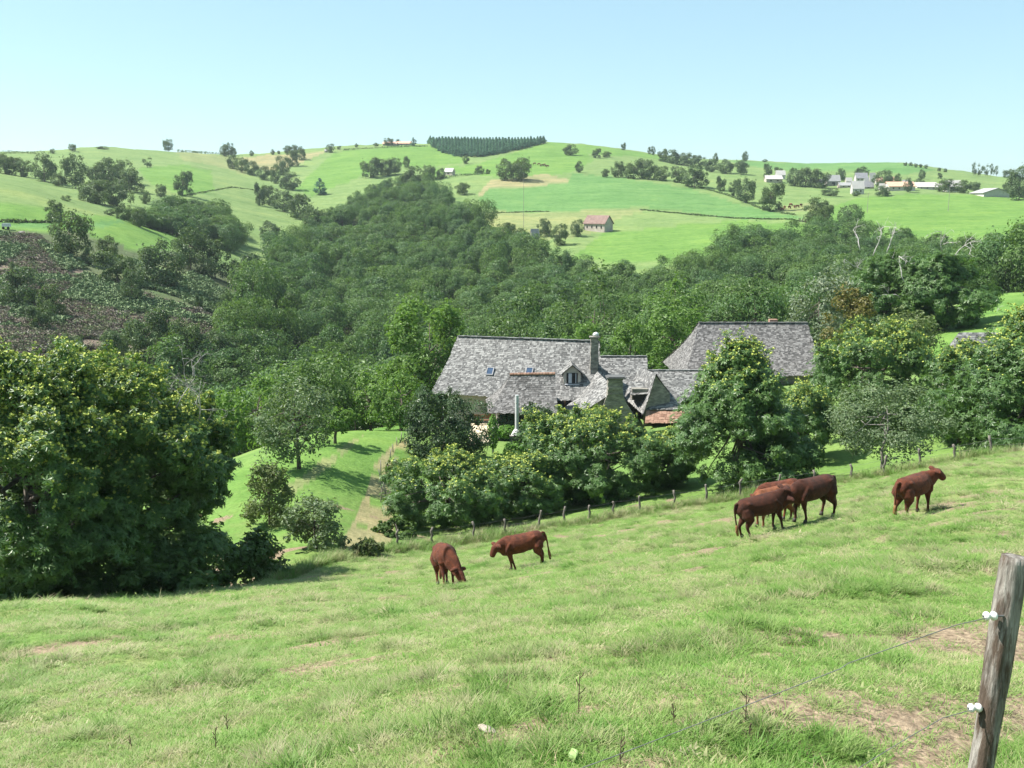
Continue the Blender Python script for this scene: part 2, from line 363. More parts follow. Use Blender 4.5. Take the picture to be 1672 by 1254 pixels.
c = mix(t, 1.0, c, ramp(t, n_fine, [(.25, (.6,.66,.55)), (.5, (1,1,1)), (.8, (1.25,1.2,1.2))]), 'MULTIPLY')
mpv = t.nodes.new('ShaderNodeMapping'); mpv.inputs['Rotation'].default_value = (0, 0, .5); mpv.inputs['Scale'].default_value = (.012, .16, .02); t.links.new(P, mpv.inputs[0])
c = mix(t, math_(t, 'SUBTRACT', 1.0, nr), c, mix(t, 1.0, c, ramp(t, noise(t, mpv.outputs[0], 1.0, 4, .65), [(.3, (.80,.86,.82)), (.5, (1,1,1)), (.7, (1.16,1.08,1.1))]), 'MULTIPLY'))
# heather: rusty scrub with grey stones and green tussocks
hh = noise(t, P, .5, 7, .72)
hc = ramp(t, hh, [(.28, (.055,.045,.036)), (.45, (.145,.115,.09)), (.55, (.20,.16,.125)), (.62, (.11,.14,.06)), (.8, (.36,.32,.29))])
c = mix(t, hf, c, hc)
# near pasture: straw and bare reddish soil between the tufts
s1 = noise(t, P, .9, 6, .68); ba = attr(t, 'bare').outputs['Fac']
straw = math_(t, 'MULTIPLY', nr, ramp(t, s1, [(.42, (.08,.08,.08)), (.66, (.65,.65,.65))]))
c = mix(t, straw, c, (.26,.215,.115))
dirt = ramp(t, math_(t, 'ADD', ba, math_(t, 'MULTIPLY', math_(t, 'SUBTRACT', n_fine, .5), 1.5)), [(.30, (0,0,0)), (.5, (1,1,1))])
c = mix(t, dirt, c, mix(t, ramp(t, noise(t, P, 14, 6, .7), [(.3, (0,0,0)), (.7, (1,1,1))]), (.075,.052,.034), (.37,.285,.195)))
t.links.new(c, b.inputs['Base Color']); b.inputs['Roughness'].default_value = .95; b.inputs['Specular IOR Level'].default_value = .1
bump(t, b, math_(t, 'ADD', n_fine, math_(t, 'MULTIPLY', n_mid, 2.0)), .7, .12)
M_GROUND = m
tag(link('ground', ground_mesh(), M_GROUND), kind='structure')

# ------------------------------------------------------------------ foliage builders
def unit(v): return v / np.maximum(np.linalg.norm(v, axis=-1, keepdims=True), 1e-9)
def leaf_quads(P, N, size, rng, aspect=.55, fold=.18):
    """rhombic leaves: centre P, facing N"""
    n = len(P); r = unit(rng.normal(size=(n, 3))); T = unit(np.cross(N, r)); B = np.cross(N, T)
    L = size[:, None]
    v0, v2 = P - T*L*.5, P + T*L*.5
    v1, v3 = P + B*L*aspect*.5 + N*L*fold, P - B*L*aspect*.5 + N*L*fold
    V = np.stack([v0, v1, v2, v3], 1).reshape(-1, 3)
    return V, np.arange(4*n).reshape(n, 4)
def out_dirs(rng, C, cen, Rw, ch, K):
    o = unit((C - cen) / np.array([Rw, Rw, ch*.5])); return (np.repeat(o, 3, 0) + rng.normal(size=(K*3, 3))*.55 + np.array([0, 0, .15]))
def clump_points(rng, n, H, Rw, base, shape, K, puff, low, spr=.3, dome=0.0):
    """leaf positions and normals in K clumps over an uneven crown envelope; H height, Rw radius, base = crown start"""
    ch = H - base
    C = []
    ph = rng.random(6)*6.28
    while len(C) < K:
        d = unit(rng.normal(size=3)); f = rng.random()**.4
        if d[2] < -.92: continue
        t = d[2]
        w = 1.0
        if shape == 'cone': w = max(.12, .62*(1 - t)) 
        elif shape == 'point': w = 1.0 - .86*((t + .4)/1.4)**.9 if t > -.4 else 1.0
        elif shape == 'spread': w = 1.0 if t < .3 else 1.0
        elif shape == 'column': w = 1.0
        az = math.atan2(d[1], d[0]); lob = 1 + .16*math.sin(2*az + ph[0]) + .12*math.sin(3*az + ph[1] + 2*t) + .10*math.sin(5*t + ph[2])
        f = .42 + .46*f
        c = np.array([d[0]*Rw*w*f*lob, d[1]*Rw*w*f*lob, base + ch*.46 + d[2]*ch*(.5 if d[2] > 0 else .52)*min(1, f*1.12)*(1 + .1*math.sin(4*az + ph[3]))])
        if shape == 'cone': c[2] = base + ch*(.5 + .5*t*.95)
        C.append(c)
    C = np.array(C); cr = puff*min(Rw, ch*.6)*(.5 + 1.0*rng.random(K))
    if shape == 'cone': cr *= .35 + .65*np.clip((H - C[:, 2])/ch, 0, 1)
    cen = np.array([0, 0, base + ch*.42])
    k = rng.choice(K, n, p=cr**2/np.sum(cr**2))
    out = unit((C[k] - cen) / np.array([Rw, Rw, ch*.5]))
    d = unit(rng.normal(size=(n, 3)) + out*.6 + np.array([0, 0, .22]))
    rr = (1 - .45*rng.random(n)**1.5)
    P = C[k] + d*(cr[k]*rr)[:, None]*np.array([1, 1, .82])
    P[:, 2] = np.maximum(P[:, 2], low)
    N = unit(d*1.0 + out*dome + np.array([0, 0, .3]) + rng.normal(size=(n, 3))*.38)
    # sprays reaching out past the clumps break the outline
    ns = int(n*spr); sk = rng.integers(0, K*3, ns); sdir = unit(out_dirs(rng, C, cen, Rw, ch, K)); so_ = sdir[sk]; kk = sk // 3
    tt = rng.random(ns)**.8; P[:ns] = C[kk] + so_*(cr[kk]*(.5 + .95*tt))[:, None] + rng.normal(size=(ns, 3))*(cr[kk]*.13)[:, None]
    N[:ns] = unit(so_*.8 + np.array([0, 0, .45]) + rng.normal(size=(ns, 3))*.4)
    v = np.clip(.5 + .28*rng.normal(size=n)*.6 + .22*(rng.random(K)[k]-.5) + .2*(P[:, 2]-base)/ch - .1, 0, 1)  # v rises with height: light on the crown top put into leaf colour
    return P, N, v, C, cr
def rosettes(P, N, v, rng, L, per=6, droop=.35):
    """star-shaped leaf sprays (chestnut): per leaves round each point"""
    n = len(P); T = unit(np.cross(N, unit(rng.normal(size=(n, 3))))); B = np.cross(N, T)
    VV, vv = [], []
    for j in range(per):
        a = 2*math.pi*j/per + rng.random(n)*.7
        d = T*np.cos(a)[:, None] + B*np.sin(a)[:, None]
        s = np.cross(N, d); l = (L*(.7 + .5*rng.random(n)))[:, None]
        dn = unit(d - N*(droop*rng.random(n))[:, None] + np.array([0, 0, -.12]))
        p0 = P + N*l*.05; p2 = P + dn*l
        m = P + dn*l*.55 + N*l*.07
        VV.append(np.stack([p0, m + s*l*.17, p2, m - s*l*.17], 1)); vv.append(np.repeat(np.clip(v + .12*rng.normal(size=n), 0, 1)[:, None], 4, 1))
    V = np.stack(VV, 1).reshape(-1, 3); a = np.stack(vv, 1).reshape(-1)
    return V, np.arange(len(V)).reshape(-1, 4), a
def limb_paths(rng, H, Rw, base, C, cr, tr, nl, lean=0.0):
    """trunk polyline and limbs reaching into the clumps"""
    top = np.array([lean*H*.3 + rng.normal()*.05*Rw, rng.normal()*.05*Rw, base + (H-base)*.62])
    tk = [np.array([0, 0, -.35]), np.array([.02*Rw, 0, base*.5]), np.array([lean*base*.6, .02*Rw, base])]
    tk.append((tk[-1] + top)/2 + rng.normal(size=3)*.04*Rw); tk.append(top)
    trunk = (tk, [tr*1.25, tr*.95, tr*.85, tr*.5, tr*.16])
    limbs = []
    for k in rng.permutation(len(C))[:nl]:
        f = .3 + .6*rng.random(); s = tk[2]*(1-f) + tk[4]*f if f > .35 else tk[1]*.2 + tk[2]*.8
        e = C[k]; mid = (s + e)/2 + np.array([0, 0, -.06*Rw]) + rng.normal(size=3)*.07*Rw
        limbs.append(([s, mid, e], [tr*.38, tr*.24, tr*.07]))
    return trunk, limbs
def bark_mesh(trunk, limbs, name='trunk', n=7):
    mb = MB(); mb.tube(trunk[0], trunk[1], n + 2)
    for P, r in limbs: mb.tube(P, r, 5)
    return mb
def twigs(rng, p0, d, L, r, depth, out):
    """bare branches"""
    p0 = np.array(p0, float); d = unit(np.array(d, float)); pts = [p0]; 
    for i in range(4):
        d = unit(d + rng.normal(size=3)*.28); pts.append(pts[-1] + d*L/4)
    out.append((pts, [r, r*.8, r*.62, r*.45, r*.22]))
    if depth > 0:
        for k in range(4):
            i = rng.integers(1, 5); twigs(rng, pts[i], unit(d + rng.normal(size=3)*.85), L*(.35 + .35*rng.random()), r*.5, depth-1, out)

# leaf materials (leaf albedo; v also carries the crown's painted top light)
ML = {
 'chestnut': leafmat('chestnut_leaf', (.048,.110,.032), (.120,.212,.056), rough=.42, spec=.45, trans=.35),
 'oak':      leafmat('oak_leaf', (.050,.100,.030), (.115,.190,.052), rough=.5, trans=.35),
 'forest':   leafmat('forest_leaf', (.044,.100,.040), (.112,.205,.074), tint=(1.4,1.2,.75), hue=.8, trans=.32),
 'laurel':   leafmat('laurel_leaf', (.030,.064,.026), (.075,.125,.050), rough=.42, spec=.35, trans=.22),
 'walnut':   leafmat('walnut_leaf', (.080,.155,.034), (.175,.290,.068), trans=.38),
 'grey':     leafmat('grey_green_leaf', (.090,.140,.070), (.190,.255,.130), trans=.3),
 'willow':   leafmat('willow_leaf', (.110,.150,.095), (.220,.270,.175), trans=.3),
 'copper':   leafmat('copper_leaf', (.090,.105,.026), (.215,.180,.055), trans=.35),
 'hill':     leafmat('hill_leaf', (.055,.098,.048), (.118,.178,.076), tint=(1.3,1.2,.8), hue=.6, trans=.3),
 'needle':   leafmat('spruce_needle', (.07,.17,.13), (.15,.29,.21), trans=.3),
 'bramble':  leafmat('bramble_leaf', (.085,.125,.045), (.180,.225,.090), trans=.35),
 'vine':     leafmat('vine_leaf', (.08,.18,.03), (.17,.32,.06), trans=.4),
}
M_BURR = surf('chestnut_burr', [(0, (.30,.37,.06)), (1, (.50,.54,.14))], 20, .7)
M_BARK = surf('bark', [(.3, (.055,.045,.036)), (.7, (.17,.145,.12))], 6, .95, 18, .6, .03, stretch=(1, 1, .25))
M_GREYBARK = surf('grey_bark', [(.3, (.12,.11,.10)), (.7, (.30,.28,.26))], 6, .95, 18, .5, .03, stretch=(1, 1, .25))
M_PALEBARK = surf('pale_dead_bark', [(.3, (.28,.26,.24)), (.7, (.55,.52,.5))], 6, .9, 20, .4, .02)

def crown_mesh(seed, H, Rw, base, n, leaf, kind, shape='round', K=40, puff=.36, low=.1, rosette=0, burr=0.0, spr=.3, dome=0.0):
    rng = np.random.default_rng(seed)
    P, N, v, C, cr = clump_points(rng, n, H, Rw, base, shape, K, puff, low, spr, dome)
    if rosette:
        L = leaf*(.75 + .5*rng.random(n)); V, F, a = rosettes(P, N, v, rng, L, rosette); mi = np.zeros(len(F), int)
    else:
        s = leaf*(.6 + .8*rng.random(n)); V, F = leaf_quads(P, N, s, rng); a = np.repeat(v, 4); mi = np.zeros(len(F), int)
    if burr:
        cen = np.array([0, 0, base]); score = N[:, 2]*.5 + 1.3*(P[:, 2]-base)/(H-base) + rng.random(n)*.5
        k = np.argsort(-score)[:int(n*burr)]; q = P[k] + N[k]*leaf*.45
        VV = []; aa = []
        for j in range(4):
            ss = leaf*(.34 + .34*rng.random(len(q))); Vq, Fq = leaf_quads(q + rng.normal(size=q.shape)*leaf*.12, unit(rng.normal(size=q.shape) + np.array([0, -.2, .6])), ss, rng, .9, .3); VV.append(Vq)
        VB = np.concatenate(VV); F = np.concatenate([F, np.arange(len(VB)).reshape(-1, 4) + len(V)]); V = np.concatenate([V, VB]); a = np.concatenate([a, rng.random(len(VB))]); mi = np.concatenate([mi, np.ones(len(VB)//4, int)])
    return npmesh('crown', V, F, mi, attrs={'v': ('FLOAT', a)}), C, cr

def near_tree(name, label, px, top, wpx, D, kind, group=None, base_f=.12, n=5000, leaf=.2, shape='round', K=45, puff=.34, rosette=0, burr=0.0, tr=.16, nl=14, cat='tree', dead=None, low=.05, sink=0.0, barkm=None, zbase=None, lean=0.0):
    g = ground_at(px, D)
    if zbase is not None: g = Vector((g.x, g.y, zbase))
    e = azel(px, top)[1]; dist = math.hypot(g.x, g.y)
    H = max(1.0, dist*e - g.z + sink); Rw = wpx/2/FPX*math.sqrt(dist*dist + g.z*g.z)
    root = empty(name, (g.x, g.y, g.z - sink), random.random()*6.28)
    tag(root, label, cat, group)
    seed = int(px*7 + top*13 + D)
    me, C, cr = crown_mesh(seed, H*.97, Rw*.9, H*base_f, n, leaf, kind, shape, K, puff, low + sink, rosette, burr)
    nv = len(me.vertices); V = np.zeros(nv*3, np.float32); me.vertices.foreach_get('co', V); V = V.reshape(-1, 3)
    kx = Rw/np.percentile(np.abs(V[:, 0]), 98.5); ky = Rw/np.percentile(np.abs(V[:, 1]), 98.5); kz = H/np.percentile(V[:, 2], 99.8); k3 = np.array([kx, ky, kz]); V *= k3; C = C*k3; me.vertices.foreach_set('co', V.ravel()); me.update()
    ms = [ML[kind]] + ([M_BURR] if burr else [])
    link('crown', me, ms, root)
    rng = np.random.default_rng(seed + 1)
    tk, lb = limb_paths(rng, H, Rw, max(H*base_f, .5), C, cr, tr, nl, lean)
    if tr > 0: bark_mesh(tk, lb).build('trunk', barkm or M_BARK, root, True)
    if dead:
        root.rotation_euler.z = 0
        for (dx, dz, ddx, L) in dead:       # offsets in image columns/rows relative to (px, top)
            mb = MB(); out = []; twigs(rng, (dx*dist/FPX, -Rw*.2, H - (1.0 if D < 100 else .3) + dz*dist/FPX), (ddx, -.1, .9), L*(.72 if D < 100 else .95), .026*max(1, D/45), 3 if D < 100 else 2, out)
            for Pq, rq in out: mb.tube(Pq, rq, 5)
            mb.build('dead_branch', M_PALEBARK, root, True)
    return root

# ---- the near trees
ch2 = dict(kind='chestnut', rosette=6, burr=.13, K=130, puff=.21)
ch = dict(kind='chestnut', rosette=6, burr=.24, K=120, puff=.22)
near_tree('chestnut_tree', 'huge dark chestnut on the pasture edge with bare twigs standing out of its crown', 168, 574, 286, 40, n=24157, leaf=0.17, base_f=0.02, tr=.3, nl=26, dead=[(112,-40,.2,2.4),(146,-58,.5,2.3),(90,-34,-.3,1.7)], cat='tree', group='chestnuts round the pasture', **ch)
near_tree('chestnut_tree', 'tall chestnut cut off by the left edge of the photo, at the pasture edge', 28, 566, 290, 37, n=22431, leaf=0.17, base_f=0.01, tr=.28, nl=20, group='chestnuts round the pasture', **ch)
near_tree('chestnut_tree', 'lower yellow-tipped chestnut lobe right behind the huge dark chestnut', 296, 640, 126, 43, n=6545, leaf=0.19, base_f=.4, tr=.1, nl=8, group='chestnuts round the pasture', **ch)
near_tree('bramble_thicket', 'dark thicket at the foot of the huge chestnut, running down to the right', 335, 872, 170, 42, 'oak', n=5200, leaf=.24, base_f=.0, tr=.05, nl=4, cat='bush', K=40, puff=.34)
near_tree('bramble_thicket', 'low dark undergrowth filling the space under the left chestnuts', 130, 880, 330, 37, 'oak', n=6500, leaf=.24, base_f=.0, tr=.05, nl=4, cat='bush', K=60, puff=.25)
near_tree('column_bush', 'narrow upright yellowish green bush between the chestnut and the grassy bank', 424, 752, 72, 54, 'bramble', n=5200, leaf=.19, base_f=.02, tr=.07, nl=10, cat='bush', K=42, puff=.45)
near_tree('ash_sapling', 'feathery grey green bush at the pasture edge left of the grazing cow', 502, 812, 100, 48, 'grey', n=4600, leaf=.17, base_f=.03, tr=.06, nl=16, cat='bush', K=46, puff=.3, shape='round')
near_tree('bramble_bush', 'small pale bramble bush between the narrow bush and the feathery bush', 408, 884, 80, 43.5, 'bramble', n=2600, leaf=.16, base_f=.0, tr=.03, nl=4, cat='bush', K=22, puff=.4)
near_tree('bramble_bush', 'low pale bush at the end of the wire fence, below the worn path', 590, 886, 56, 47, 'bramble', n=1800, leaf=.16, base_f=.0, tr=.03, nl=4, cat='bush', K=22, puff=.4)
near_tree('orchard_tree', 'round grey green orchard tree with a clear trunk on the grassy bank', 478, 618, 128, 66, 'grey', n=5200, leaf=.22, base_f=.22, tr=.14, nl=22, group='orchard trees on the grassy bank', K=50, puff=.3)
near_tree('orchard_tree', 'small leaning orchard tree with a bare trunk beside the path on the bank', 540, 662, 70, 75, 'walnut', n=2400, leaf=.22, base_f=.34, tr=.12, nl=12, group='orchard trees on the grassy bank', K=26, puff=.36, lean=.3)
near_tree('broadleaf_tree', 'light green rounded tree directly behind the grey green orchard tree', 412, 612, 122, 86, 'walnut', n=4600, leaf=.34, base_f=.05, tr=.18, nl=12, K=40)
near_tree('broadleaf_tree', 'deep green domed tree above the leaning orchard tree', 512, 588, 120, 96, 'oak', n=4600, leaf=.34, base_f=.05, tr=.18, nl=12, K=44)
near_tree('broadleaf_tree', 'small fresh green tree at the top end of the grassy bank', 600, 606, 76, 94, 'walnut', n=3000, leaf=.32, base_f=.12, tr=.15, nl=12, K=30)
near_tree('broadleaf_tree', 'dark tree hidden between the domed tree and the farmhouse ash', 575, 640, 60, 99, 'oak', n=1800, leaf=.32, base_f=.05, tr=.12, nl=6, K=26)
near_tree('ash_tree', 'tall bright green ash rising left of the farmhouse roof', 698, 486, 148, 101, 'walnut', n=14000, leaf=.32, base_f=.1, tr=.26, nl=30, K=80, puff=.25, sink=.5)
near_tree('ash_tree', 'lighter slim tree in front of the tall ash, behind the round laurel', 650, 600, 90, 90, 'walnut', n=3600, leaf=.3, base_f=.1, tr=.16, nl=14, K=36)
near_tree('laurel_bush', 'dark glossy round laurel in front of the left end of the farmhouse', 722, 632, 142, 76, 'laurel', n=15000, leaf=.2, base_f=.02, tr=.14, nl=8, cat='bush', K=70, puff=.24)
near_tree('chestnut_tree', 'wide low chestnut behind the two left cows, nearest the fence end', 735, 736, 216, 58.5, n=8925, leaf=0.19, base_f=0.08, tr=.17, nl=26, group='chestnuts round the pasture', **ch2)
near_tree('chestnut_tree', 'broad chestnut in the middle of the row, below the stone chimney gable', 962, 668, 212, 63, n=10710, leaf=0.20, base_f=0.10, tr=.2, nl=26, group='chestnuts round the pasture', **ch2)
near_tree('chestnut_tree', 'lower chestnut filling the gap between the wide low one and the broad one', 868, 738, 120, 60, n=5652, leaf=0.18, base_f=0.07, tr=.14, nl=16, group='chestnuts round the pasture', **ch2)
near_tree('chestnut_tree', 'slim chestnut beside the orange tiles, left of the tallest one', 1100, 700, 96, 65, n=5652, leaf=0.19, base_f=0.07, tr=.15, nl=14, group='chestnuts round the pasture', **ch2)
near_tree('chestnut_tree', 'tallest pointed chestnut of the row with its trunk showing above four cows', 1214, 552, 208, 60.5, n=15470, leaf=0.20, base_f=0.09, tr=.25, nl=34, group='chestnuts round the pasture', shape='point', **ch2)
near_tree('chestnut_tree', 'chestnut behind the garden table, right of the tallest one', 1315, 620, 120, 70, n=5057, leaf=0.20, base_f=0.10, tr=.17, nl=12, group='chestnuts round the pasture', **ch2)
near_tree('chestnut_tree', 'chestnut covering the right end of the barn roof, above the thin pale tree', 1432, 522, 176, 78, n=10710, leaf=0.22, base_f=0.07, tr=.22, nl=20, group='chestnuts round the pasture', **ch2)
near_tree('chestnut_tree', 'large chestnut reaching the right edge of the photo above the fence', 1694, 496, 236, 65, shape='point', n=15470, leaf=0.21, base_f=0.06, tr=.25, nl=26, group='chestnuts round the pasture', **ch2)
near_tree('chestnut_tree', 'chestnut covering the front of the half hidden cottage, right of the thin pale tree', 1584, 556, 108, 71, n=4462, leaf=0.20, base_f=0.06, tr=.16, nl=10, group='chestnuts round the pasture', **ch2)
near_tree('plum_tree', 'thin pale tree with forked light trunk showing through, close to the fence', 1458, 618, 176, 61, 'grey', n=9500, leaf=.16, base_f=.24, tr=.1, nl=9, K=80, puff=.24, barkm=M_GREYBARK)
near_tree('willow_tree', 'silvery grey willow right behind the barn roof', 1342, 432, 118, 124, 'willow', n=5200, leaf=.42, base_f=.05, tr=.2, nl=10, K=44)
near_tree('beech_tree', 'yellow and copper coloured tree right of the silvery willow', 1392, 466, 80, 113, 'copper', n=3600, leaf=.36, base_f=.05, tr=.16, nl=10, K=34, shape='round')
near_tree('oak_tree', 'big oak with dead grey antlers at its top left, behind the copper tree', 1448, 412, 112, 128, 'chestnut', n=7000, leaf=.36, base_f=.1, tr=.3, nl=20, K=44, rosette=6, dead=[(-50,8,-.5,3.2),(-30,0,-.2,3.4),(-10,4,.2,2.8),(-46,-22,-.8,3.0)], puff=.3)
near_tree('oak_tree', 'big oak beside the bright upper meadow with a bare crown tip and pale side limb', 1536, 412, 124, 128, 'chestnut', n=8500, leaf=.36, base_f=.1, tr=.34, nl=22, K=50, rosette=6, dead=[(-10,6,-.1,3.6),(10,0,.35,3.2),(-62,-40,-.9,3.4),(-66,-62,-.7,3.0)], puff=.3)
near_tree('holly_bush', 'dull green cypress shaped bush below the two antlered oaks', 1488, 500, 104, 104, 'bramble', n=4600, leaf=.3, base_f=.02, tr=.12, nl=6, cat='bush', K=46)
near_tree('walnut_tree', 'bright yellow green walnut left of the barn roof', 1108, 492, 104, 124, 'walnut', n=4800, leaf=.4, base_f=.1, tr=.2, nl=14, K=40)
near_tree('cherry_tree', 'small bushy tree behind the roof of the low annex', 1030, 522, 66, 118, 'walnut', n=3200, leaf=.34, base_f=.04, tr=.15, nl=10, K=34)
near_tree('cherry_tree', 'yellow green treetop peeping over the farmhouse ridge', 948, 522, 76, 117, 'walnut', n=2800, leaf=.36, base_f=.1, tr=.15, nl=10, K=30)
near_tree('oak_tree', 'dark broad oak behind the middle of the farmhouse ridge', 858, 466, 128, 150, 'oak', n=4200, leaf=.55, base_f=.1, tr=.25, nl=12, K=44)
near_tree('oak_tree', 'large oak with lighter top above the farmhouse chimney', 968, 432, 150, 163, 'oak', n=4800, leaf=.58, base_f=.1, tr=.28, nl=12, K=50)
near_tree('oak_tree', 'dark oak with visible stems above the barn ridge', 1232, 446, 124, 158, 'oak', n=4200, leaf=.55, base_f=.14, tr=.25, nl=14, K=42)
near_tree('oak_tree', 'pale fresh green tree between the barn walnut and the dark stemmed oak', 1095, 452, 92, 152, 'walnut', n=3600, leaf=.5, base_f=.1, tr=.22, nl=10, K=40)
near_tree('laurel_bush', 'dark bush on the terrace between the white flue and the oven roof', 880, 660, 76, 79, 'laurel', n=3400, leaf=.2, base_f=.03, tr=.1, nl=8, cat='bush', K=36)
near_tree('fern_bush', 'light feathery bush on the bank right of the stick fence', 655, 770, 60, 70, 'bramble', n=1300, leaf=.17, base_f=.0, tr=.03, nl=4, cat='bush', K=22)
near_tree('hazel_bush', 'low green bush at the fence under the wide low chestnut', 640, 850, 66, 54, 'oak', n=2400, leaf=.2, base_f=.0, tr=.05, nl=6, cat='bush', K=26)

# ------------------------------------------------------------------ hill trees: shared prototypes 10 m tall
def proto(seed, n, leaf, kind, Rw, base, shape='round', K=30, puff=.36, tr=.22, spr=.3, dome=0.0):
    me, C, cr = crown_mesh(seed, 10, Rw, base, n, leaf, kind, shape, K, puff, .2, spr=spr, dome=dome)
    rng = np.random.default_rng(seed + 5)
    tk, lb = limb_paths(rng, 10, Rw, max(base, .8), C, cr, tr, 8)
    mb = bark_mesh(tk, lb, n=4)
    bmk = bpy.data.meshes.new('b'); bmk.from_pydata([tuple(q) for q in mb.V], [], [f for f in mb.F])
    # one mesh: crown (slot 0) and bark (slot 1)
    nv = len(me.vertices); V = np.zeros(nv*3, np.float32); me.vertices.foreach_get('co', V); V = V.reshape(-1, 3)
    a = np.zeros(nv, np.float32); me.attributes['v'].data.foreach_get('value', a)
    quads = [f for f in mb.F if len(f) == 4]
    F = np.concatenate([np.arange(nv).reshape(-1, 4), np.array(quads) + nv])
    V = np.concatenate([V, np.array(mb.V, np.float32)]); a = np.concatenate([a, np.full(len(mb.V), .5)])
    mi = np.concatenate([np.zeros(nv//4, int), np.ones(len(quads), int)])
    m2 = npmesh(f'{kind}_tree', V, F, mi, attrs={'v': ('FLOAT', a)}); m2.materials.append(ML[kind]); m2.materials.append(M_BARK)
    bpy.data.meshes.remove(me); bpy.data.meshes.remove(bmk)
    m2['rw'] = float(np.percentile(np.hypot(V[:nv, 0], V[:nv, 1]), 97)); m2['h'] = float(np.percentile(V[:nv, 2], 99.7))
    return m2
PR = {
 'hill': [proto(100+i, 3200, .62, 'hill', 4.6, .5 + .4*(i % 2), K=28, spr=.12, dome=.4) for i in range(4)],
 'forest': [proto(200+i, 4200, .5, 'forest', 4.4 + .3*i, .8, K=20 + 4*i, puff=.36, spr=.07, dome=.8) for i in range(6)],
 'bush': [proto(300+i, 1500, .9, 'hill', 5.4, .2, K=26, puff=.4, tr=.1) for i in range(2)],
 'pine': [proto(400+i, 1700, .5, 'needle', 2.1 + .35*i, .6, 'cone', K=44 + 5*i, puff=.34 + .03*i, tr=.2, spr=.16) for i in range(4)],
 'thin': [proto(500+i, 900, .75, 'hill', 4.0, 2.6, K=22, puff=.36) for i in range(2)],
}
def hill_tree(kind, px, top, base, w, label, group, name=None, D=None, cat='tree'):
    g = ground_hit(px, base) if D is None else ground_at(px, D)
    dist = math.hypot(g.x, g.y); e = azel(px, top)[1]
    H = max(dist*(e) - g.z, 1.0) if D is not None else (base-top)/FPX*dist/1.0
    H = max(H, dist*.0015)
    me = random.choice(PR[kind]); rw = w/2/FPX*dist
    o = bpy.data.objects.new(name or 'hill_tree', me); COL.objects.link(o)
    o.location = (g.x, g.y, g.z - .25); o.scale = (rw/me['rw']*1.04, rw/me['rw']*1.04, H/me['h']); o.rotation_euler = (0, 0, random.random()*6.28)
    return tag(o, label, cat, group)
def rows(kind, group, lst, name=None, cat='tree'):
    for (px, top, base, w, lab) in lst: hill_tree(kind, px, top, base, w, lab, group, name, cat=cat)
g = 'trees on the heather slope'
rows('hill', g, [
 (117,350,420,60,'largest round tree at the top of the heather slope, below the bright field'),
 (89,329,362,30,'lone round dark tree in the bright field above the heather slope'),
 (178,386,418,37,'pale tipped tree right of the largest tree on the heather slope'),
 (147,404,432,22,'small grey round tree below the largest tree on the heather slope'),
 (192,412,460,62,'wide dark tree on the heather slope, above the pointed dark bush'),
 (216,442,494,39,'pointed dark bush alone in the middle of the heather slope'),
 (42,440,500,66,'broad dull tree at the left edge of the heather slope'),
 (86,466,520,40,'grey round bush beside the broad dull tree on the heather slope'),
 (24,428,452,13,'thin sapling standing in the heather at far left'),
 (110,545,600,47,'shrubby tree at the lower rim of the heather slope, above the left chestnut'),
 (272,394,470,67,'big dark tree standing where ferns begin, right of the field tip'),
 (312,372,440,55,'tree at the tip of the bright field, above the fern patch'),
 (352,392,456,52,'dark tree with a long shadow over the fern patch'),
 (395,415,470,50,'tree on the right rim of the fern patch'),
 (372,478,535,30,'slim pointed tree in the ferns with a shadow to its right'),
 (326,478,508,13,'tiny sapling above the rocky outcrop in the heather'),
 (415,462,528,60,'dark wide tree at the lower end of the ferns'),
 (238,508,588,71,'bushy tree in the thicket below the heather, left one'),
 (292,520,600,67,'bushy tree in the thicket below the heather, middle one'),
 (350,540,610,71,'bushy tree in the thicket below the heather, right one'),
 (188,540,600,50,'small tree at the left end of the thicket below the heather'),
 (405,540,610,59,'tree between the thicket and the light green rounded tree'),
 (448,540,605,55,'tree below the end of the fern patch'),
 (66,500,540,37,'bush between the grey round bush and the lower rim of the heather'),
])
g = 'trees in the wooded dip between the two left hills'
rows('hill', g, [
 (8,254,284,34,'dark tree at the far left end of the wooded dip'),
 (34,260,288,38,'round tree right of the far left tree on the crest'),
 (73,256,296,36,'tall pale round tree on the crest of the left field'),
 (96,284,304,22,'low bush right of the tall pale tree on the crest'),
 (124,257,308,34,'tall two-tiered tree standing above the crest of the left field'),
 (158,268,304,34,'round tree at the left end of the tree belt on the far left hill'),
 (178,262,302,44,'highest tree in the tree belt on the far left hill'),
 (203,264,298,40,'tree at the right end of the tree belt on the far left hill'),
 (212,280,314,40,'dark pair tree hanging below the tree belt on the far left hill'),
 (150,298,330,40,'tree in the dark clump just behind the left field crest, left one'),
 (172,297,336,40,'tree in the dark clump just behind the left field crest, middle one'),
 (192,304,338,34,'tree in the dark clump just behind the left field crest, right one'),
 (299,282,320,30,'egg shaped tree alone above the wooded ravine'),
 (263,302,324,18,'small bush left of the egg shaped tree'),
 (237,311,333,16,'small bush further left of the egg shaped tree'),
 (203,335,360,24,'bush at the right end of the left field crest'),
 (180,341,352,18,'flat bush on the left field crest'),
 (441,362,394,38,'pyramid shaped tree at the foot of the middle spur'),
 (229,340,372,30,'first tree of the ravine wood behind the left field'),
], 'dip_tree')
rows('thin', g, [(241,257,274,16,'spindly tree alone on the smooth far left hillside'),(214,312,336,14,'wispy sapling below the dark pair tree')], 'dip_tree')
rows('bush', 'bushes on the left hill', [(108,319,328,15,'flat dark bush in the upper part of the left field')], 'hill_bush', 'bush')
g = 'trees along the skyline'
